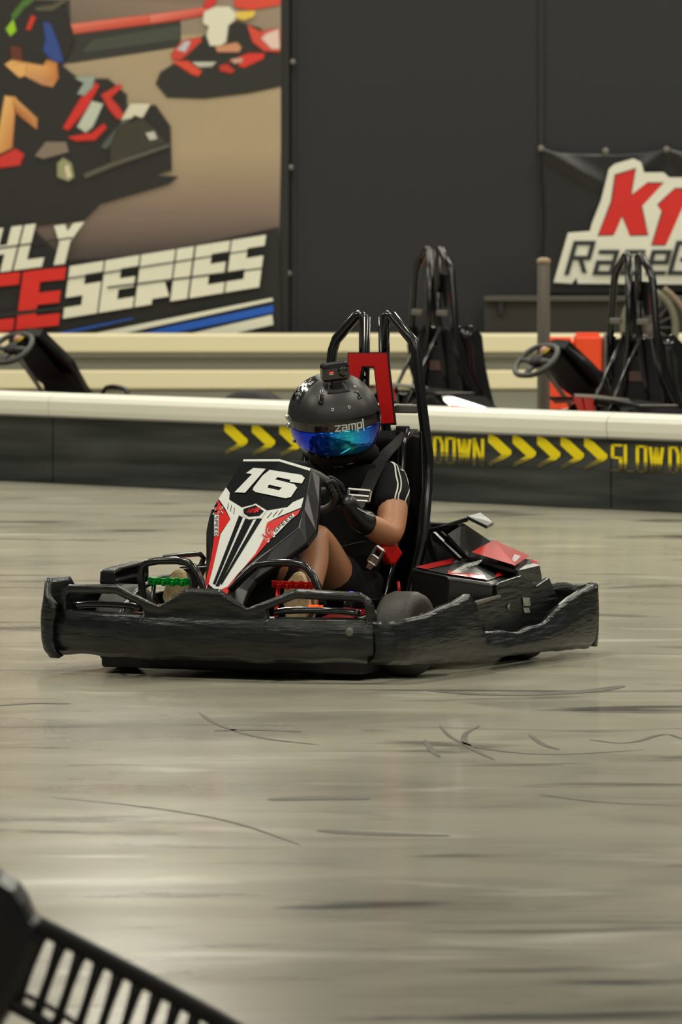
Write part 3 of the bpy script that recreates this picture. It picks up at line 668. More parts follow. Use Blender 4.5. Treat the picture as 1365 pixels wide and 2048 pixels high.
if True:
    def lidmap(x, y):   # printed K1 SPEED on the left lid
        p = K(x, y, v=.47); q0, q1, q2, q3, q4, q5 = sh0
        return p
    o_l = [K(823, 1137, v=.36), K(908, 1118, v=.30), K(950, 1118, v=.40), K(1032, 1149, v=.52), K(978, 1165, v=.60), K(893, 1152, v=.52)]
    n_ = (o_l[2] - o_l[0]).cross(o_l[4] - o_l[0]).normalized(); n_ = n_ if n_.z > 0 else -n_
    def lidp(x, y):
        A = K(x, y, v=.1); B = K(x, y, v=.9); t = (o_l[5] - A).dot(n_) / (B - A).dot(n_); return A.lerp(B, t) + n_ * .009
    decal('lettering', place_letters('SPEED', (922, 1142), (34, -9), (8, -8), wd=.5, tx=.22, ty=.2, gap=.12), lidp, M['white_gloss'], kart)
# rear cover: screens, red top, struts, wing
def cover(s):
    T = (lambda p: p) if s > 0 else (lambda p: Vector((p.x, -p.y, p.z)))
    a = T(K(850, 1064, v=.24)); b = T(K(929, 1047, v=.28)); c = T(K(987, 1086, v=.38)); d = T(K(937, 1113, v=.42))
    e = T(K(1062, 1122, v=.50)); f = T(K(1080, 1131, v=.55)); g = T(K(1037, 1141, v=.60)); h = T(K(1084, 1151, v=.55))
    b0 = b.copy(); b0.y = .06 * s; b0.x -= .04; e0 = e.copy(); e0.y = .06 * s; c0 = c.copy(); c0.y = .06 * s; f0 = f.copy(); f0.y = .06 * s; f0.x -= .03
    facet('rear_cover', [b, c, d, T(K(896, 1068, v=.33)), b0, c0], [(0, 1, 2, 3), (0, 4, 5, 1)], M['gloss_black'], solid=.012)
    facet('tail_panel', [c, e, g, d, c0, e0], [(0, 1, 2, 3), (0, 4, 5, 1)], M['gloss_black'], solid=.012)
    facet('tail_end', [e, f, h, g, f0, e0, Vector((f0.x, f0.y, .2)), Vector((h.x, h.y, .2)), Vector((g.x, g.y, .2))], [(0, 1, 2, 3), (0, 5, 4, 1), (1, 4, 6, 7, 2), (3, 2, 7, 8)], M['dark_box'], solid=.01)
    n = (e - c).cross(d - c).normalized(); n = n if n.z > 0 else -n
    L = lambda p: p + n * .015
    bm = bmesh.new()
    q = [L(c.lerp(d, .04)), L(c.lerp(e, .92)), L(d.lerp(g, .90)), L(c.lerp(d, .94))]; bm.faces.new([bm.verts.new(p) for p in q])
    bmk('tail_print', bm, M['red_gloss'], kart)
    bm = bmesh.new(); pp = lambda a_, b_: L(c.lerp(e, a_)).lerp(L(d.lerp(g, a_)), b_) + n * .003
    bm.faces.new([bm.verts.new(p) for p in (pp(.40, .38), pp(.80, .30), pp(.84, .80), pp(.44, .78))]); bmk('tail_patch', bm, M['fair_black'], kart)
    # white tail flash seen from behind
    bm = bmesh.new(); r = [e0 + Vector((-.02, 0, .006)), f0 + Vector((-.004, 0, .006)), f + Vector((-.004, 0, .006)), e + Vector((-.01, 0, .006))]
    bm.faces.new([bm.verts.new(p) for p in r]); bmk('tail_flash', bm, M['red_gloss'], kart)
    tube('cover_strut', [T(K(868, 1067, v=.28)), T(K(921, 1119, v=.40))], .010, M['gloss_black'], kart, n=4, sm=0)
    tube('cover_strut', [T(K(882, 1066, v=.27)), T(K(934, 1113, v=.38))], .010, M['gloss_black'], kart, n=4, sm=0)
    facet('inner_panel', [T(K(846, 1068, v=.2)), T(K(880, 1068, v=.26)), T(K(925, 1118, v=.33)), T(K(840, 1132, v=.2))], [(0, 1, 2, 3)], M['matte_black'], solid=.01)
    tube('wing_arm', [T(K(845, 1064, v=.22)), T(K(880, 1056, v=.24)), T(K(934, 1039, v=.28))], .009, M['gloss_black'], kart, n=4, sm=0)
    wv = [T(K(933, 1038, v=.28)), T(K(960, 1031, v=.26)), T(K(987, 1052, v=.36)), T(K(974, 1058, v=.42))]
    facet('wing_tip', wv, [(0, 1, 2, 3)], M['dark_box'], solid=.012, bevel=.002)
    ww = [Vector((p.x, p.y, p.z)) + Vector((0, 0, .010)) for p in wv]
    facet('wing_edge', [ww[2], ww[3], ww[3].lerp(ww[0], .12), ww[2].lerp(ww[1], .12)], [(0, 1, 2, 3)], M['steel'], solid=.003)
for s in (1, -1): cover(s)
facet('tail_spine', [(-1.5, -.08, .40), (-1.5, .08, .40), (-1.9, .08, .33), (-1.9, -.08, .33), (-1.93, .08, .2), (-1.93, -.08, .2)], [(0, 1, 2, 3), (3, 2, 4, 5)], M['white_gloss'], solid=.01)
# small lamp pods ahead of the tyres
for s in (1, -1):
    v = [(-.28, .30, .20), (-.30, .42, .20), (-.50, .44, .22), (-.50, .30, .23), (-.28, .30, .09), (-.30, .44, .09), (-.52, .455, .09), (-.52, .30, .09)]
    v = [Vector((a, b * s, c)) for a, b, c in v]
    pod = facet('side_pod', v, [(0, 1, 2, 3), (0, 4, 5, 1), (1, 5, 6, 2), (2, 6, 7, 3), (3, 7, 4, 0)], M['dark_box'], bevel=.01)
    tp = [p + Vector((0, 0, .003)) for p in v[:4]]; cc = sum(tp, Vector()) / 4
    mk('pod_print', [cc + (p - cc) * .88 for p in tp], [(0, 1, 2, 3)], mat('deep_red_vinyl', (120, 12, 24), .2, coat=.5), pod)
# amber and purple lamps
box('lamp', K(632, 1214, v=.30), (.02, .05, .014), M['amber'], kart); box('lamp', K(703, 1185, v=.36), (.01, .02, .008), M['purple'], kart)
# pedals, foot hoops
for s, m_, lb, v0 in ((1, 'red_metal', 'red anodised brake pedal', .235), (-1, 'green_metal', 'green anodised throttle pedal', -.235)):
    bm = bmesh.new()
    box_into(bm, (-.235, v0, .318), (.012, .155, .024))
    for i in range(9): box_into(bm, (-.226, v0 - .07 + i * .0175, .318 + .006 * (-1) ** i), (.014, .010, .018))
    p = bmk('pedal', bm, M[m_], kart, bevel=.002); part(p, lb)
    tube('pedal_arm', [(-.24, v0 - .06, .315), (-.22, v0 - .06, .2), (-.2, v0 - .05, .08)], .008, M[m_ if s > 0 else 'frame_black'], p, sm=0)
def hoop(pts, v, nm='foot_hoop'): tube(nm, pts, .013, M['frame_black'], kart)
hoop([K(290, 1215, u=-.16), K(284, 1175, u=-.16), K(281, 1138, u=-.16), K(298, 1122, u=-.16), K(372, 1121, u=-.16), K(392, 1138, u=-.16), K(408, 1175, u=-.16), K(412, 1200, u=-.16)], -1)
hoop([K(452, 1190, u=-.16), K(495, 1146, u=-.16), K(520, 1126, u=-.16), K(600, 1126, u=-.16), K(622, 1142, u=-.16), K(642, 1185, u=-.16), K(646, 1210, u=-.16)], 1)
tube('nerf_bar', [K(330, 1115, v=-.5), K(360, 1111, v=-.5), K(412, 1106, v=-.5), (-1.0, -.5, .30)], .010, M['frame_black'], kart)
tube('nerf_bar', [(-.14, -.36, .1), (-.2, -.42, .2), (-.6, -.5, .3), (-1.0, -.5, .3)], .010, M['frame_black'], kart)
prism('dash_tray', [(-.2, -.34, .09), (-.2, .30, .09), (-.42, .28, .12), (-.42, -.34, .12)], (0, 0, .02), M['gloss_black'], kart)
# steering column, wheel, fairing
tube('steering_column', [(-.30, 0, .12), (-.72, 0, .60)], .012, M['steel'], kart, sm=0)
ax = Vector((-.70, 0, .71)).normalized(); sx = Vector((0, 1, 0)); sy = ax.cross(sx).normalized(); sy = sy if sy.z > 0 else -sy
SC = Vector((-.745, 0, .615))
bm = bmesh.new(); ring = []
for i in range(28):
    a = 2 * PI * i / 28; r = .145 * (1 - .13 * abs(math.sin(a)) ** 6); ring.append(SC + sx * math.cos(a) * r * 1.03 + sy * math.sin(a) * r * .86)
tube_into(bm, ring, .015, 10, closed=True)
sw = bmk('steering_wheel', bm, M['wheel_grey'], kart, smooth=True)
bm = bmesh.new()
for a in (0, PI, -PI / 2):
    q = SC + sx * math.cos(a) * .13 + sy * math.sin(a) * .11; tube_into(bm, [SC - ax * .01, q], [.02, .012], 8)
bmk('spoke', bm, M['wheel_grey'], sw, smooth=True)
lathe('hub', [(-.02, .04), (.01, .045), (.02, .02)], SC, ax, M['matte_black'], sw, n=20)
def fairf(p): return -(.15 + (p.z - .30) * 1.13) - .07 * abs(p.y)
FN = Vector((.66, 0, .75))
CUT = ((560, 919), (436, 1190))
fmap = lambda x, y: K(x, y, f=fairf)
face = [(488, 918), (560, 918), (623, 938), (614, 985), (608, 1016), (598, 1055), (546, 1096), (479, 1148), (466, 1170), (455, 1196), (412, 1196), (411, 1164), (421, 1111), (419, 1034), (424, 1018), (453, 975)]
outer = [(484, 918), (561, 916), (635, 939), (633, 990), (627, 1046), (609, 1071), (560, 1108), (505, 1146), (490, 1168), (476, 1206), (404, 1206), (405, 1150), (407, 1110), (407, 1049), (416, 1018), (448, 966)]
ff = bmesh.new()
fv = [fmap(x, y) for x, y in face]; ov = [fmap(x, y) - FN * .035 for x, y in outer]
ow = [p - FN * .022 for p in ov]
n = len(face)
V1 = [ff.verts.new(p) for p in fv]; V2 = [ff.verts.new(p) for p in ov]; V3 = [ff.verts.new(p) for p in ow]
for A, B in ((V1, V2), (V2, V3)):
    for i in range(n): ff.faces.new((A[i], A[(i + 1) % n], B[(i + 1) % n], B[i]))
bot = ff.verts.new(fmap(436, 1196)); 
ff.faces.new([V1[i] for i in (1, 2, 3, 4, 5, 6, 7, 8, 9)] + [bot]); ff.faces.new([V1[i] for i in (10, 11, 12, 13, 14, 15, 0, 1)] + [bot])
ff.faces.new(V3[::-1])
fair = bmk('steering_fairing', ff, M['fair_black'], kart, bevel=.004); part(fair, 'black, white and red angular steering fairing with white 16')
kc = 240 / 1365.
def E_(pts): return [(400 + x * kc, 900 + y * kc) for x, y in pts]
def fd(name, polys, m, layer, lab=None):
    o = decal(name, polys, fmap, m, fair, off=.0012 * layer, nrm=FN, cut=CUT)
    if lab: o['label'] = lab
    return o
fd('number_panel', [E_([(500, 110), (910, 108), (1262, 215), (1185, 660), (1120, 880), (820, 1115), (640, 1215), (440, 1415), (330, 1650), (75, 1600), (70, 1500), (125, 1200), (115, 760), (135, 690), (300, 430)])], M['black_vinyl'], 1)
fd('top_band', [E_([(500, 112), (910, 110), (1262, 212), (1255, 243), (905, 135), (492, 134)])], M['white_gloss'], 2)
fd('white_graphic', [E_([(300, 430), (342, 490), (335, 570), (480, 660), (640, 620), (560, 800), (240, 1605), (160, 1580), (100, 1530), (110, 1460), (160, 1280), (200, 1130), (240, 960), (350, 790), (290, 670), (215, 560)]),
   E_([(640, 620), (770, 695), (1000, 655), (1060, 600), (1185, 545), (1155, 660), (910, 760), (770, 830), (740, 990), (710, 1050), (640, 1180), (320, 1560), (240, 1605), (560, 800)])], M['white_gloss'], 2)
fd('red_graphic', [E_([(207, 570), (350, 795), (240, 950), (200, 1130), (150, 1350), (100, 1540), (75, 1590), (72, 1500), (130, 1250), (165, 1010), (200, 700)]),
   E_([(1150, 680), (770, 835), (750, 900), (740, 990), (710, 1050), (640, 1180), (500, 1350), (320, 1560), (215, 1605), (310, 1660), (370, 1530), (450, 1400), (640, 1215), (730, 1110), (960, 860), (1120, 740)])], M['red_gloss'], 3)
fd('black_stripes', [E_([(450, 750), (492, 775), (180, 1540), (150, 1530)]), E_([(520, 790), (610, 800), (222, 1560), (180, 1555)]), E_([(650, 790), (712, 790), (250, 1545), (240, 1520)]),
   E_([(326, 610), (331, 612), (321, 682), (315, 678)]), E_([(362, 632), (368, 634), (354, 708), (348, 704)]), E_([(395, 665), (401, 667), (392, 737), (386, 733)]),
   E_([(820, 715), (827, 717), (774, 782), (767, 780)]), E_([(885, 700), (892, 702), (838, 768), (831, 765)]), E_([(945, 683), (952, 685), (897, 752), (890, 750)])], M['black_vinyl'], 3)
fd('badge', [E_([(480, 690), (640, 620), (765, 700), (705, 785), (560, 802), (490, 750)])], M['white_gloss'], 4)
fd('badge_field', [E_([(500, 685), (638, 642), (735, 710), (680, 762), (560, 772), (505, 735)])], M['black_vinyl'], 5)
fd('badge_mark', place_letters('AMR', E_([(545, 728)])[0], (21, -1), (4, -8), wd=.5, tx=.3, ty=.22, gap=.05), M['red_gloss'], 6)
fd('number', [E_([(612, 215), (755, 225), (520, 497), (398, 492), (598, 285), (530, 275)]),
   E_([(800, 237), (1160, 293), (1198, 330), (1165, 392), (1030, 372), (1032, 350), (890, 320), (862, 345), (790, 405), (775, 440), (640, 490), (606, 465), (615, 435), (720, 300)]),
   E_([(862, 345), (1080, 400), (1112, 440), (1042, 545), (980, 560), (640, 490), (775, 440), (905, 470), (940, 440), (790, 405)])], M['white_gloss'], 4, 'white number 16')
wh = place_letters('K1', E_([(180, 680)])[0], (10, 0), (0, 0), wd=.5)
# K1 SPEED, left side reads downward; right side follows the edge
def kone(o, xv, yv, c1, c2): return place_letters('K1', o, xv, yv, wd=.7, tx=c1, ty=c2, gap=.1)
def offs(pts, d): return [(x + d[0], y + d[1]) for x, y in pts]
Lo = E_([(172, 672)])[0]; Ro = E_([(778, 1040)])[0]
fd('lettering_outline', kone(Lo, (0, 11), (13.5, -1), .50, .52) + [E_([(168, 790), (170, 750), (222, 752), (214, 992), (166, 990)])], M['white_gloss'], 4)
fd('lettering_outline', kone(Ro, (11, -10), (-9, -11), .50, .52) + [E_([(835, 930), (1060, 735), (1085, 760), (1040, 800), (870, 975), (850, 975)])], M['white_gloss'], 4)
fd('lettering', kone(Lo, (0, 11), (13.5, -1), .24, .22) + kone(Ro, (11, -10), (-9, -11), .24, .22), M['red_gloss'], 5)
fd('lettering', place_letters('SPEED', E_([(178, 772)])[0], (-.6, 37), (6.0, 0), wd=.5, tx=.16, ty=.16, gap=.26) + place_letters('SPEED', E_([(868, 950)])[0], (34, -31.5), (-3.6, -4.2), wd=.5, tx=.16, ty=.16, gap=.26), M['black_vinyl'], 5)
part(box('display', (-.655, 0, .645), (.03, .11, .07), M['gloss_black'], kart), 'small dash display with yellow and white sticker')
lathe('display_sticker', [(0, .036), (.004, .036)], (-.685, .0, .672), ax, mat('yellow_sticker', (190, 160, 20), .5), kart, n=20)
lathe('display_badge', [(0, .024), (.003, .024)], (-.690, .01, .676), ax, mat('pink_white_sticker', (200, 150, 140), .5), kart, n=20)
# fairing mount (black underside funnel)
facet('fairing_skirt', [fmap(450, 1060) - FN * .07, fmap(560, 1060) - FN * .07, Vector((-.34, .06, .14)), Vector((-.34, -.06, .14)), fmap(500, 930) - FN * .07, fmap(610, 945) - FN * .07], [(0, 1, 2, 3), (4, 5, 1, 0)], M['matte_black'], solid=.01)

# seat shell
prof = [(-.78, .13), (-.9, .10), (-1.05, .10), (-1.16, .15), (-1.24, .28), (-1.30, .45), (-1.335, .6), (-1.35, .74), (-1.355, .80)]
vs = []; fs = []; NV = 12
for i, (u, z) in enumerate(prof):
    t = i / (len(prof) - 1); hw = .20 if i < 4 else .205 - .03 * max(0, t - .6); wing = .16 if i < 5 else .15
    for j in range(NV + 1):
        q = -1 + 2 * j / NV; k = max(0, abs(q) - .72) / .28
        n_ = Vector((.25, 0, 1)) if i < 3 else Vector((1, 0, .15)) if i > 4 else Vector((.7, 0, .7))
        vs.append(Vector((u, q * hw, z)) + n_ * (wing * k ** 1.3 * (.55 if i > 7 else 1)) * .8)
for i in range(len(prof) - 1):
    for j in range(NV): a = i * (NV + 1) + j; fs.append((a, a + 1, a + NV + 2, a + NV + 1))
mk('seat', vs, fs, M['gloss_black'], kart, smooth=True, solid=.014)
box('seat_label', (-1.387, 0, .60), (.004, .11, .05), M['maroon'], kart, bevel=.002)
prism('back_plate', [(-1.372, a, b) for a, b in ((-.19, .78), (-.07, .80), (-.06, .70), (.06, .70), (.07, .80), (.19, .78), (.21, .60), (.235, .42), (.30, .26), (.30, .16), (-.30, .16), (-.30, .26), (-.235, .42), (-.21, .60))], (-.012, 0, 0), M['matte_black'], kart, bevel=.004)
prism('center_spoiler', [(-1.50, -.10, .48), (-1.50, .06, .48), (-1.72, .06, .505), (-1.72, -.10, .505)], (0, 0, .014), mat('dull_white_panel', (168, 166, 156), .5), kart)
for q in ((-.10, -.03), (-.01, .06)): prism('spoiler_face', [(-1.722, q[0], .502), (-1.722, q[1], .502), (-1.70, q[1] * .7, .43), (-1.70, q[0] * .9, .43)], (-.008, 0, 0), M['red_gloss'], kart)
# roll frame
def plate_tube(name, pts, r, m=M['frame_black']): return tube(name, pts, r, m, kart, n=8, sm=0)
for s in (1, -1):
    P = [(-1.40, .040, .98), (-1.40, .040, 1.20), (-1.40, .052, 1.206), (-1.40, .068, 1.203), (-1.40, .148, 1.118), (-1.40, .162, 1.08), (-1.40, .188, .87), (-1.40, .212, .70), (-1.385, .214, .60), (-1.30, .235, .42), (-1.16, .235, .2), (-1.12, .22, .12)]
    plate_tube('roll_frame', [(a, b * s, c) for a, b, c in P], (.0195))
    plate_tube('roll_frame_post', [(-1.40, s * .034, 1.2), (-1.40, s * .04, .85), (-1.39, s * .08, .6), (-1.36, s * .12, .4)], .0185)
    # second flat bar close to the outer tube
    prism('side_plate', [(-1.375, s * .196, .80), (-1.43, s * .196, .80), (-1.41, s * .222, .60), (-1.33, s * .24, .40), (-1.18, s * .24, .18), (-1.12, s * .24, .18), (-1.24, s * .24, .40), (-1.33, s * .222, .60)], (0, -s * .012, 0), M['gloss_black'], kart, bevel=.003)
    tube('frame_brace', [(-1.41, s * .07, .80), (-1.62, s * .08, .42), (-1.7, s * .1, .15)], .010, M['frame_black'], kart, sm=0)
    box('belt_guide', (-1.425, s * .115, .875), (.02, .09, .03), M['steel'], kart, bevel=.006)
bp_ = KV([(700, 707), (776, 706), (791, 846), (766, 847), (752, 733), (727, 732), (712, 800), (699, 795)], u=-1.372)
hb = prism('headrest_plate', bp_, (.012, 0, 0), M['red_plate'], kart); part(hb, 'red angular plate bolted across the roll frame posts')
cc = sum(bp_, Vector()) / len(bp_)
prism('plate_edge', [K(x, y, u=-1.374) for x, y in ((698, 705), (778, 704), (794, 850), (764, 850), (750, 736), (729, 735), (714, 803), (697, 798))], (.009, 0, 0), M['matte_black'], kart)
# belt parts belonging to the kart
def ribbon(name, pts, wv, m, parent, th=.004, sm=2):
    pts = smoothpath(pts, sm) if sm else [Vector(p) for p in pts]; bm = bmesh.new(); prev = None; wv = Vector(wv)
    for p in pts:
        a = bm.verts.new(p - wv / 2); b = bm.verts.new(p + wv / 2)
        if prev: bm.faces.new((prev[0], prev[1], b, a))
        prev = (a, b)
    return bmk(name, bm, m, parent, solid=th)
box('belt_anchor', K(806, 860, u=-1.34), (.03, .045, .03), M['matte_black'], kart, bevel=.005)
rb = bmesh.new(); q = KV([(765, 1095), (793, 1085), (808, 1106), (792, 1130), (783, 1130)], v=.255); prism_into(rb, q, (.0, -.03, 0)); part(bmk('belt_buckle', rb, M['red_buckle'], kart, bevel=.008), 'red seat belt buckle')
tube('red_hose', [K(797, 1165, v=.25), K(799, 1180, v=.27), K(797, 1200, v=.25)], .006, M['red_buckle'], kart)

# ---------------------------------------------------------------- pit karts: copies of the kart, parked behind the barrier
pit = []
def park(px, Y, heading, U, z=None):
    h = math.radians(heading); d = Vector((math.sin(h), math.cos(h), 0))
    p = Vector(((px - 682.5) / F * Y, Y, 0)) + d * U
    k = copy_tree(kart); k.location = p; k.rotation_euler = (0, 0, math.atan2(d.y, d.x)); k['group'] = 'karts parked behind the barrier'; return k
k2_ = park(868, 43.7, 56, 1.40); k2_['label'] = 'empty parked go kart seen from behind, nearest right of the red headrest plate'
k3_ = park(1268, 41.9, 56, 1.40); k3_['label'] = 'empty parked go kart at the right picture edge, its roll frame overlapping the banner lettering'
k4_ = park(22, 46.3, 48, .745); k4_['label'] = 'parked go kart at the left picture edge, only its steering wheel and black fairing showing'

# ---------------------------------------------------------------- driver
drv = empty('person', P0 + FW * -1.05 + Vector((0, 0, .12)), RZ); DO = Vector((-1.05, 0, .12))
tag(drv, 'person in black jersey, shorts and blue-visored helmet, steering the kart', 'person')
def D(p): return Vector(p) - DO
def skin(name, chains, m, parent, sub=2, root=0, extra=None):
    verts = []; edges = []; rad = []; idx = {}
    for ch in chains:
        prev = None
        for p in ch:
            key = tuple(round(x, 4) for x in p[:3])
            if key not in idx:
                idx[key] = len(verts); verts.append(D(p[:3])); r = p[3]; rad.append(r if isinstance(r, tuple) else (r, r))
            i = idx[key]
            if prev is not None: edges.append((prev, i))
            prev = i
    me = bpy.data.meshes.new(name); me.from_pydata([tuple(v) for v in verts], edges, [])
    o = bpy.data.objects.new('tmp', me); COL.objects.link(o)
    mo = o.modifiers.new('k', 'SKIN'); mo.use_smooth_shade = True
    for i, r in enumerate(rad): me.skin_vertices[0].data[i].radius = r; me.skin_vertices[0].data[i].use_root = (i == root)
    s = o.modifiers.new('s', 'SUBSURF'); s.levels = sub; s.render_levels = sub
    dg = bpy.context.evaluated_depsgraph_get(); dg.update()
    nm = bpy.data.meshes.new_from_object(o.evaluated_get(dg)); bpy.data.objects.remove(o)
    nm.name = name; nm.materials.clear(); return link(name, nm, m, parent, smooth=True)
HIP = (-1.08, 0, .20); SH = (-1.16, .17, .63); SHR = (-1.16, -.17, .63)
EL = (-1.00, .245, .445); WR = (-.82, .205, .515); ELR = (-1.0, -.27, .43); WRR = (-.82, -.18, .53)
KN = (-.62, .130, .475); KNR = (-.62, -.16, .46)
AK = (-.36, .215, .165); AKR = (-.34, -.205, .165)
def arm(S, E_l, W_, s): return [(-1.17, 0, .60, .10), S + (.058,), ((S[0] + E_l[0]) / 2, (S[1] + E_l[1]) / 2 + .012 * s, (S[2] + E_l[2]) / 2, .058), E_l + (.052,), ((E_l[0] * .6 + W_[0] * .4), (E_l[1] * .6 + W_[1] * .4), (E_l[2] * .6 + W_[2] * .4), .052), W_ + (.029,)]
def leg(Kn, Ak, s):
    h = (-1.02, .09 * s, .20)
    sh1 = tuple(Kn[i] * .68 + Ak[i] * .32 + (-.028 if i == 0 else 0) for i in range(3)); sh2 = tuple(Kn[i] * .3 + Ak[i] * .7 for i in range(3))
    th = tuple(h[i] * .55 + Kn[i] * .45 + (-.02 if i == 2 else 0) for i in range(3)); th2 = tuple(h[i] * .2 + Kn[i] * .8 for i in range(3))
    return [HIP + (.12,), h + (.098,), th + (.086,), th2 + (.066,), Kn + (.056,), sh1 + (.056,), sh2 + (.042,), Ak + (.034,), (Ak[0] + .05, Ak[1], Ak[2] - .02, .032)]
torso = [HIP + (.12,), (-1.14, 0, .34, (.125, .10)), (-1.17, 0, .48, (.14, .11)), (-1.17, 0, .60, .10), (-1.15, 0, .70, .056), (-1.12, 0, .77, .06)]
skin('body', [torso, arm(SH, EL, WR, 1), arm(SHR, ELR, WRR, -1), leg(KN, AK, 1), leg(KNR, AKR, -1)], M['skin'], drv)
def mixp(a, b, t): return tuple(a[i] * (1 - t) + b[i] * t for i in range(3))
# jersey with sleeves ending above the elbow
def slv(S, E_l, s):
    m_ = mixp(S, E_l, .5); return [(-1.17, 0, .60, .118), (S[0], S[1], S[2], .082), mixp(S, E_l, .30) + (.078,), mixp(S, E_l, .60) + (.071,)]
jer = skin('jersey', [[(-1.08, 0, .22, .150), (-1.14, 0, .34, (.15, .122)), (-1.17, 0, .48, (.158, .128)), (-1.17, 0, .60, .118), (-1.155, 0, .685, .075)], slv(SH, EL, 1), slv(SHR, ELR, -1)], M['fabric'], drv)
# shorts
def sho(Kn, s):
    h = (-1.02, .09 * s, .20); th = tuple(h[i] * .55 + Kn[i] * .45 + (-.02 if i == 2 else 0) for i in range(3))
    return [HIP + (.130,), h + (.120,), mixp(h, th, .9) + (.104,), mixp(th, Kn, .26) + (.096,)]
skin('shorts', [[(-1.10, 0, .33, .155), HIP + (.140,)], sho(KN, 1), sho(KNR, -1)], M['shorts'], drv, root=1)
# shoulder stripes: narrow ribbons laid on the sleeve
from mathutils.bvhtree import BVHTree
def stick(obj, pts, target=(0, 0, 0)):
    b = BVHTree.FromPolygons([v.co for v in obj.data.vertices], [tuple(p.vertices) for p in obj.data.polygons]); out = []
    for p in pts:
        co, nn, _, _ = b.find_nearest(Vector(p)); out.append((co, nn))
    return out
def camray_stick(obj, pix, lift=.003):
    """points of the garment that carry the printed line (driver space)"""
    b = BVHTree.FromPolygons([v.co for v in obj.data.vertices], [tuple(p.vertices) for p in obj.data.polygons]); out = []
    for x, y in pix:
        a = D(K(x, y, u=0.2)); c = D(K(x, y, u=-1.6)); d = (c - a).normalized()
        h = b.ray_cast(a, d)
        if h[0] is not None: out.append((h[0] + h[1] * lift, h[1]))
        else: q = b.find_nearest(D(K(x, y, u=-1.15))); out.append((q[0] + q[1] * lift, q[1]))
    return out
def stripe(name, obj, pix, wpx, m, par):
    sp = smoothpath([Vector((x, y, 0)) for x, y in pix], 2); sp = [(p.x, p.y) for p in sp]
    h = camray_stick(obj, sp); bm = bmesh.new(); prev = None
    for i, (p, nn) in enumerate(h):
        t = (h[min(i + 1, len(h) - 1)][0] - h[max(i - 1, 0)][0]).normalized(); s_ = t.cross(nn).normalized() * wpx / 2
        a = bm.verts.new(p - s_); b = bm.verts.new(p + s_)
        if prev: bm.faces.new((prev[0], prev[1], b, a))
        prev = (a, b)
    return bmk(name, bm, m, par)
kk = 260 / 1365.
def H_(pts): return [(600 + x * kk, 900 + y * kk) for x, y in pts]
stripe('stripe', jer, H_([(890, 112), (950, 125), (1000, 160), (1005, 260), (1028, 340), (1025, 420), (1000, 480), (1002, 570)]), .0055, M['stripe'], drv)
stripe('stripe', jer, H_([(940, 115), (1020, 160), (1035, 230), (1062, 320), (1058, 420), (1030, 470), (1028, 600)]), .0055, M['stripe'], drv)
stripe('stripe', jer, H_([(1070, 190), (1110, 260), (1140, 370), (1145, 440), (1105, 520), (1095, 590), (1070, 680)]), .0055, M['stripe'], drv)
# gloves with five fingers closed on the wheel rim
def glove(W_, E_l, s):
    rim = SC + sx * .148 * s + sy * .02
    A = Vector(W_); Bv = Vector(E_l); back = mixp(W_, E_l, .34)
    palm = A.lerp(rim, .62) + Vector((0, 0, .008))
    ch = [[tuple(back) + (.058,), mixp(W_, E_l, .12) + (.046,), W_ + (.036,), tuple(palm) + (.040,)]]
    g = skin('glove', ch, M['glove'], drv, sub=2)
    d = (rim - A).normalized()
    for i in range(4):
        t = (i - 1.5) * .021; up = sy * t
        L = [.030, .034, .032, .026][i]
        k0 = palm + up * .9 + d * .012; k1 = palm + up + d * .040 - ax * -.006; k2 = rim + up + d * (.012) - ax * .018; k3 = rim + up - d * .006 - ax * .022 + sx * -s * L * .3
        skin('finger', [[tuple(k0) + (.0115,), tuple(k1) + (.0112,), tuple(k2) + (.010,), tuple(k3) + (.0085,)]], M['glove'], g, sub=1)
    th0 = palm + ax * .02 - sx * s * .0; skin('thumb', [[tuple(th0) + (.014,), tuple(palm + ax * .032 + d * .02) + (.013,), tuple(rim + ax * .020 + sy * .02) + (.011,), tuple(rim + ax * .016 + sy * .035 - sx * s * .01) + (.0095,)]], M['glove'], g, sub=1)
    return g
gl = glove(WR, EL, 1); glove(WRR, ELR, -1)
stripe('glove_trim', gl, H_([(600, 610), (660, 650), (770, 700)]), .003, M['stripe'], gl)
stripe('glove_print', gl, H_([(490, 775), (540, 790), (600, 840), (650, 870)]), .008, mat('grey_green_print', (98, 104, 84), .6), gl)
# shoes: tan sole facing the camera, dark upper
def shoe(v0, s):
    bm = bmesh.new(); out = []
    for i in range(28):
        a = 2 * PI * i / 28; r = math.sin(a); t = math.cos(a)   # t: toe(+1) .. heel(-1)
        wdt = .055 if t > 0 else .040; zz = .232 + .128 * t * (1 if t > 0 else 1)
        out.append(Vector((-.262 - (zz - .1) * .06 - .015 * (t > .8), v0 + r * wdt * (1 - .1 * abs(t)), zz)))
    prism_into(bm, [D(p) for p in out], (-.022, 0, 0)); so = bmk('shoe', bm, M['sole'], drv, bevel=.006)
    bm = bmesh.new(); rings = []
    for k_, (du, sc_) in enumerate(((-.02, .98), (-.05, .92), (-.075, .7), (-.085, .35))):
        rings.append([bm.verts.new(D(Vector((p.x + du * (1 if p.z > .2 else 1.1), v0 + (p.y - v0) * sc_, .22 + (p.z - .22) * (sc_ ** .6) - (.02 * k_ / 3))))) for p in out])
    for A, B in zip(rings[:-1], rings[1:]):
        for i in range(28): bm.faces.new((A[i], A[(i + 1) % 28], B[(i + 1) % 28], B[i]))
    bm.faces.new(rings[-1]); bmk('upper', bm, mat('dark_shoe_upper', (52, 46, 40), .8), so, smooth=True)
shoe(.225, 1); shoe(-.228, -1)
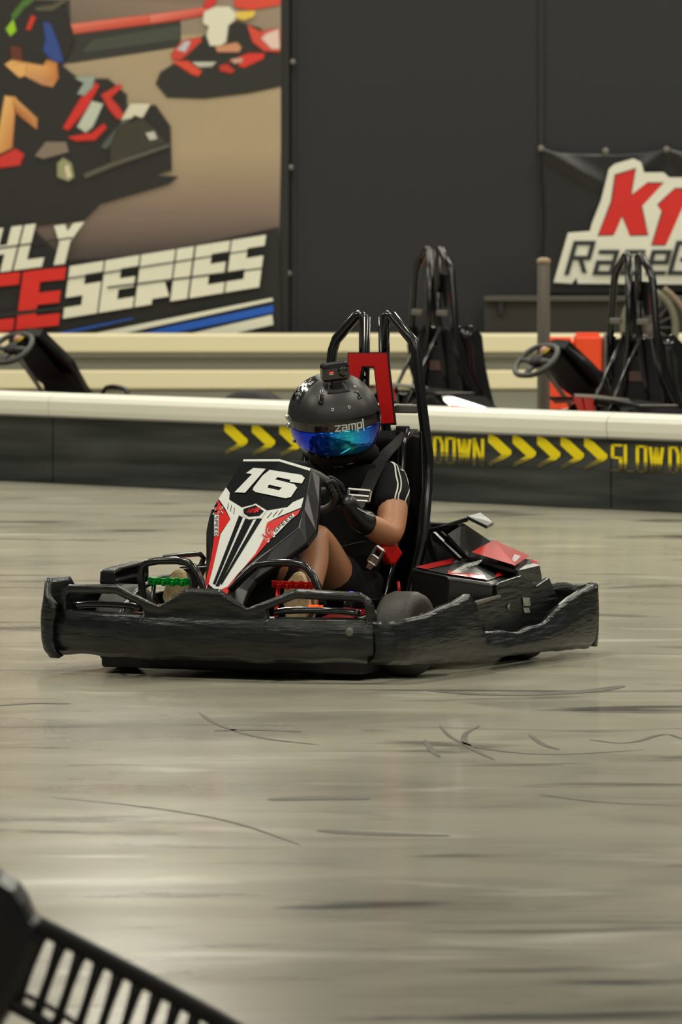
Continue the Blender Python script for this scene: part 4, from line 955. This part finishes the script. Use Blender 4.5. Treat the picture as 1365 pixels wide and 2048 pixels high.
# helmet ---------------------------------------------------------
HC = Vector((-1.095, -.015, .862))
he = empty('helmet', D(HC), 0, drv)
yaw = math.radians(25 + 13); 
he.rotation_euler = Matrix.Rotation(0, 3, 'Z').to_euler()
Rh = Matrix.Rotation(yaw, 3, 'Z') @ Matrix.Rotation(math.radians(13), 3, 'Y') @ Matrix.Rotation(math.radians(7), 3, 'X')
he.rotation_euler = Rh.to_euler()
he['label'] = 'matte black full-face helmet with blue mirrored visor'
def hs(az, el, k=1.0):
    """helmet shell: az from front, el elevation; long axis x, tapering chin"""
    c = math.cos(el); x = math.cos(az) * c; y = math.sin(az) * c; z = math.sin(el)
    a, b = .175, .158
    zz = z * (.150 if z > 0 else .205)
    if z < 0:
        t = -z; b2 = b * (1 - .22 * t ** 2); a2 = a * (1 - .10 * t ** 2)
        if x > 0: a2 *= 1 + .06 * math.sin(PI * min(1, t * 1.3))
    else: a2, b2 = a, b
    # squarer horizontal section
    f = 1 + .05 * math.sin(2 * az) ** 2
    return Vector((x * a2 * f, y * b2 * f, zz)) * k
def hpatch(name, az0, az1, e0, e1, k, m, par, NA=48, NE=12, solid=0.0, top=None, bot=None):
    vs = []; fs = []
    for j in range(NE + 1):
        for i in range(NA + 1):
            az = math.radians(az0 + (az1 - az0) * i / NA)
            ea = e0 if bot is None else bot(math.degrees(az)); eb = e1 if top is None else top(math.degrees(az))
            vs.append(hs(az, math.radians(ea + (eb - ea) * j / NE), k))
    for j in range(NE):
        for i in range(NA): a = j * (NA + 1) + i; fs.append((a, a + 1, a + NA + 2, a + NA + 1))
    me = bpy.data.meshes.new(name); me.from_pydata([tuple(v) for v in vs], [], fs)
    return link(name, me, m, par, smooth=True, solid=solid)
hpatch('shell', -180, 180, -62, 89.5, 1.0, M['helmet'], he, NA=96, NE=48)
hpatch('neck_roll', -180, 180, -70, -56, .985, M['helmet_gloss'], he, NA=64, NE=4, solid=.01)
hpatch('eyeport_frame', -96, 96, -34, 12, 1.012, M['helmet_gloss'], he, bot=lambda a: -33 + 19 * (abs(a) / 96) ** 3, top=lambda a: 12 - 8 * (abs(a) / 96) ** 2)
hpatch('visor_strip', -84, 84, 0, 9, 1.030, mat('smoked_red_black_strip', (26, 9, 10), .12, coat=.5), he, NE=4, top=lambda a: 10 - 6 * (abs(a) / 84) ** 2, bot=lambda a: -2 - 2 * (abs(a) / 84) ** 2)
hpatch('visor', -86, 86, -28, -4, 1.026, M['visor'], he, NE=14, bot=lambda a: -29 + 13 * (abs(a) / 86) ** 3, top=lambda a: -2 - 2 * (abs(a) / 86) ** 2, solid=.003)
for s in (1, -1):
    for az, el, r in ((97, 3, .009), (91, -4, .010), (86, -19, .008)):
        c = hs(math.radians(az) * s, math.radians(el), 1.03); lathe('visor_screw', [(-.006, r), (.004, r), (.007, r * .5)], c, (c.x, c.y, 0), M['chrome'], he, n=14)
    hpatch('visor_arm', 78 * s, 102 * s, -24, 8, 1.02, mat('navy_gloss', (12, 14, 60), .12, coat=.5), he, NA=8, NE=6)
    hpatch('top_vent', 28 * s, 35 * s, 34, 46, 1.006, M['helmet_gloss'], he, NA=4, NE=4, solid=.006)
    hpatch('chin_vent', 4 * s, 20 * s, -50, -44, 1.03, M['helmet_gloss'], he, NA=4, NE=2, solid=.006)
for az, el in ((-14, 26), (10, 27), (-34, 52), (38, 52)):
    c = hs(math.radians(az), math.radians(el), 1.0); n_ = c.normalized()
    bm = bmesh.new(); t1 = n_.cross(Vector((0, 0, 1))).normalized(); t2 = n_.cross(t1)
    tube_into(bm, [c + n_ * .002 + (t1 * math.cos(a) + t2 * math.sin(a)) * .0045 for a in [2 * PI * i / 12 for i in range(12)]], .0014, 6, closed=True); bmk('rivet', bm, M['chrome'], he, smooth=True)
# printed maker's word on the visor strip and star print at the helmet's side
def hdec(name, polys, m, k=1.034): 
    o = decal(name, polys, lambda x, y: hs(math.radians(x), math.radians(y), k), m, he); return o
hdec('lettering', place_letters('zamp|', (-12, -1.5), (36, 0), (0, 9.0), wd=.75, tx=.22, ty=.16, gap=.14), M['white_gloss'])
# patterned sticker on the driver's right side of the shell
stp = []; random.seed(3)
for i in range(46):
    x = -75 - random.random() * 40; y = 34 + random.random() * 30; r = 1 + random.random() * 2.6
    stp.append([(x + r * 1.5 * math.cos(a), y + r * math.sin(a) * (.6 + .4 * random.random())) for a in [2 * PI * k_ / 5 + random.random() for k_ in range(5)]])
hdec('chrome_print', stp, M['chrome'], 1.004)
hpatch('print_field', -122, -68, 28, 70, 1.002, M['helmet_gloss'], he, NA=12, NE=8)
# action camera on top
CT = hs(math.radians(2), math.radians(62), 1.0)
cmr = bmesh.new(); box_into(cmr, (.085, .0, .178), (.055, .098, .062), None)
cb_ = bmk('action_camera', cmr, M['gloss_black'], he, bevel=.012); cb_['label'] = 'small black action camera mounted on the helmet'
cb_.location = (-.015, .0, 0)
box('camera_mount', (.085, 0, .135), (.035, .035, .035), M['matte_black'], he, bevel=.004)
mp_ = hpatch('mount_pad', -22, 22, 48, 66, 1.006, M['matte_black'], he, NA=6, NE=4, solid=.004)
lathe('lens', [(0, .017), (.008, .017), (.010, .010)], (.112, .022, .182), (1, 0, 0), M['helmet_gloss'], cb_, n=18)
box('camera_light', (.1135, -.018, .184), (.003, .014, .004), mat('red_lamp', (255, 60, 60), .4, emit=(255, 40, 40), es=1.0), cb_, bevel=0)
box('camera_print', (.1135, -.018, .178), (.003, .014, .003), M['white_gloss'], cb_, bevel=0)
# neck brace / collar
bm = bmesh.new(); tube_into(bm, [D((-1.12 + .095 * math.cos(a), .105 * math.sin(a), .735 + .012 * math.cos(a))) for a in [2 * PI * i / 24 for i in range(24)]], .034, 10, closed=True)
bmk('neck_brace', bm, M['fabric'], drv, smooth=True)
skin('balaclava', [[(-1.15, 0, .64, .085), (-1.145, 0, .70, .078), (-1.12, 0, .78, .088), (-1.10, 0, .84, .09)]], M['fabric'], drv)
# harness: worn by the driver, anchored to the kart
def wrapstrap(name, obj, pix, wpx, m):
    return stripe(name, obj, pix, wpx, m, hn)
hn = empty('seat_harness', P0 + FW * -1.3 + Vector((0, 0, .7)), RZ); tag(hn, 'grey webbing seat harness with silver adjuster buckles across the driver', 'harness')
HO = Vector((-1.3, 0, .7))
def Hh(p): return Vector(p) - HO
def pxl(x, y, u): return Hh(K(x, y, u=u))
ribbon('shoulder_strap', [pxl(822, 858, -1.345), pxl(800, 880, -1.27), pxl(772, 905, -1.18), pxl(755, 930, -1.10), pxl(735, 975, -1.035), pxl(725, 1000, -1.02)], (0, .05, .0), M['strap'], hn)
ribbon('shoulder_strap', [Hh((-1.345, -.12, .85)), Hh((-1.27, -.11, .80)), Hh((-1.15, -.10, .74)), Hh((-1.05, -.10, .62)), Hh((-1.03, -.09, .5))], (0, .05, 0), M['strap'], hn)
ribbon('lap_strap', [pxl(790, 1120, -1.10), pxl(765, 1108, -.97), pxl(740, 1090, -.90), Hh((-.93, 0, .36)), Hh((-1.05, -.20, .28))], (.02, 0, .045), M['strap'], hn)
def adj(u, pts, nm='adjuster'):
    bm = bmesh.new()
    a, b, c, d = [pxl(x, y, u) for x, y in pts]       # outer frame corners TL TR BR BL
    for p, q in ((a, b), (b, c), (c, d), (d, a), (a.lerp(d, .55), b.lerp(c, .55))): tube_into(bm, [p, q], .0055, 6)
    e, f = c.lerp(d, .12), d.lerp(c, .12); dn = (d - a).normalized() * .022
    prism_into(bm, [e, f, f + dn - (f - e) * .12, e + dn + (f - e) * .12], (.004, 0, 0))
    prism_into(bm, [a.lerp(d, .62), b.lerp(c, .62), b.lerp(c, .96), a.lerp(d, .96)], (.003, 0, 0))
    return bmk(nm, bm, M['chrome'], hn)
adj(-.985, [(698, 978), (742, 982), (738, 1003), (697, 1000)])
adj(-.86, [(755, 1092), (768, 1102), (752, 1132), (737, 1122)])

# ---------------------------------------------------------------- things in the pit area
def at(px, py, s): Y = F / s; return Vector(((px - 682.5) / s, Y, CH - (py - HY) / s))
# grey bollard post
b0 = at(1088, 515, 372); 
pst = empty('bollard', (b0.x, b0.y, 0)); tag(pst, 'tall thin grey post standing left of the hanging banner', 'post')
lathe('post', [(0, .036), (b0.z - .03, .034), (b0.z - .012, .030)], (0, 0, 0), (0, 0, 1), M['steel'], pst, n=24)
lathe('cap', [(b0.z - .035, .037), (b0.z - .01, .037), (b0.z, .02)], (0, 0, 0), (0, 0, 1), mat('tan_cap', (150, 132, 104), .6), pst, n=24)
lathe('foot', [(0, .12), (.02, .12), (.05, .05)], (0, 0, 0), (0, 0, 1), M['matte_black'], pst, n=24)
# spare tyres just behind the barrier
for px, py, lab, r in ((505, 774, 'black tyre top behind the white barrier cap, just left of the helmet', .24), (248, 783, 'small black tyre top behind the white barrier cap, near the left kart', .225)):
    s = 388; p = at(px, py, s); y = p.y + .3
    t = lathe('spare_tyre', [(-.10, r * .5), (-.105, r * .75), (-.09, r * .95), (-.05, r), (.05, r), (.09, r * .95), (.105, r * .75), (.10, r * .5)], ((px - 682.5) / F * y, y, r), (math.sin(.4), math.cos(.4), 0), M['rubber'], None)
    tag(t, lab, 'tyre', 'tyres standing behind the barrier')
# orange and grey safety blocks
OY = 46.0
sO = F / OY
for a, b, y0, y1, m_, lab in ((1092, 1150, 681, 700, 'o', 'orange low block, left one behind the steering wheel'), (1150, 1206, 672, 708, 'o', 'orange taller block beside the grey blocks under the banner'), (1207, 1222, 674, 708, 'g', 'grey block wedged right of the orange ones'), (1248, 1278, 692, 722, 'o', 'orange block seen through the right roll frame'), (1280, 1302, 676, 706, 'g', 'grey block seen right of the roll frame opening')):
    A = at(a, y0, sO); B = at(b, y1, sO)
    mm = mat('orange_plastic', (238, 74, 28), .45) if m_ == 'o' else mat('grey_plastic', (104, 98, 94), .5)
    e = empty('safety_block', ((A.x + B.x) / 2, OY, 0)); tag(e, lab, 'block', 'coloured blocks under the banner')
    box('block', (0, .15, A.z / 2), (B.x - A.x - .004, .3, A.z), mm, e, bevel=.015)
    box('lid', (0, .15, A.z + .006), (B.x - A.x - .03, .26, .012), mm, e, bevel=.004)
# round grey drum fan behind the right-hand kart
fY = 46.9; sF = F / fY; fc = at(1300, 655, sF)
fan = empty('drum_fan', (fc.x, fY, 0)); tag(fan, 'round grey drum fan half hidden behind the right-hand roll frame', 'fan')
bm = bmesh.new(); R_ = .17
tube_into(bm, [Vector((.145 * math.cos(a), 0, fc.z + .20 * math.sin(a))) for a in [2 * PI * i / 36 for i in range(36)]], .022, 10, closed=True)
bmk('ring', bm, mat('grey_green_metal', (112, 112, 92), .5), fan, smooth=True)
lathe('drum', [(0, .15), (.2, .15), (.2, .13), (.02, .13)], (0, .02, fc.z), (0, 1, 0), M['matte_black'], fan)
bm = bmesh.new()
for i in range(9):
    a = PI * i / 9; tube_into(bm, [Vector((.14 * math.cos(a), -.005, fc.z + .19 * math.sin(a))), Vector((-.14 * math.cos(a), -.005, fc.z - .19 * math.sin(a)))], .003, 5)
bmk('grille', bm, M['steel'], fan)
for s in (1, -1): tube('leg', [(s * .12, .1, fc.z - .1), (s * .15, .1, 0)], .014, M['steel'], fan, sm=0)
tube('handle', [at(1328, 577, sF) - Vector((fc.x, fY, 0)), at(1345, 590, sF) - Vector((fc.x, fY, 0)), at(1372, 622, sF) - Vector((fc.x, fY, 0)), at(1385, 660, sF) - Vector((fc.x, fY, 0))], .018, mat('tan_metal', (128, 112, 92), .5), fan)
# low dark workbench rail under the banner
rl = empty('wall_rail', (W(1300, 590).x, WY - .16, 0)); tag(rl, 'dark rail shelf running along the wall under the banner', 'rail')
zt = CH - (592 - HY) / F * (WY - .16)
box('shelf', (0, 0, zt - .015), (2.0, .12, .03), mat('dull_dark_steel', (66, 64, 58), .6), rl); box('front', (0, .03, (zt - .03 + .55) / 2), (2.0, .06, zt - .03 - .55), mat('brown_black_board', (40, 37, 33), .6), rl)
for i in (-1, 0, 1): box('bracket', (i * .9, .0, zt - .07), (.03, .1, .08), M['matte_black'], rl)

# ---------------------------------------------------------------- blurred slotted guard in the near left corner
GY = 16.2; gs = F / GY
def GP(px, py, dy=0): return Vector(((px - 682.5) / gs, GY + dy, CH - (py - HY) / gs))
gd = empty('slotted_guard', (GP(150, 2000).x, GY, 0)); tag(gd, 'blurred black slotted plastic guard with a rounded hump in the near left corner', 'guard')
GO = Vector(gd.location)
hump = [(-260, 1790), (-160, 1748), (-60, 1742), (0, 1758), (30, 1778), (50, 1808), (64, 1840), (82, 1858), (88, 1885), (60, 1960), (20, 2030), (0, 2060), (-10, 2240), (-260, 2240)]
prism('hump', [GP(x, y) - GO for x, y in hump], (0, .22, 0), M['dark_box'], gd, bevel=.03)
kg = 460 / 1365.
def Q_(x, y): return (x * kg, 1740 + y * kg)
top = [Q_(220, 330), Q_(420, 430), Q_(640, 545), Q_(860, 660), Q_(1100, 790), Q_(1330, 915), (520, 2095), (640, 2170), (700, 2240)]
bot = [Q_(60, 800), Q_(240, 900), (120, 2075), (200, 2125), (290, 2175), (400, 2238)]
tube('top_rail', [GP(x, y, .02) - GO for x, y in top], .0185, M['matte_black'], gd, n=10)
tube('lower_rail', [GP(x, y, .02) - GO for x, y in bot], .014, M['matte_black'], gd, n=10)
tube('inner_rail', [GP(x, y + 4, .03) - GO for x, y in (Q_(150, 740), Q_(330, 830), Q_(480, 930), (240, 2105), (330, 2160), (430, 2225))], .006, M['matte_black'], gd, n=8)
for i in range(16):
    t0 = 240 + i * 114; a = Q_(t0 + 8, 380 + (t0 - 240) * .53); b = Q_(t0 - 135, 690 + (t0 - 240) * .62)
    if a[1] > 2200: break
    b = (b[0], min(b[1] + 30, 2236))
    pa_ = GP(*a, .02) - GO; pb_ = GP(*b, .02) - GO
    bm = bmesh.new(); tube_into(bm, [pa_, pa_.lerp(pb_, .2), pa_.lerp(pb_, .5), pa_.lerp(pb_, .8), pb_], [.014, .011, .009, .0095, .012], 8); bmk('rib', bm, M['matte_black'], gd, smooth=True)
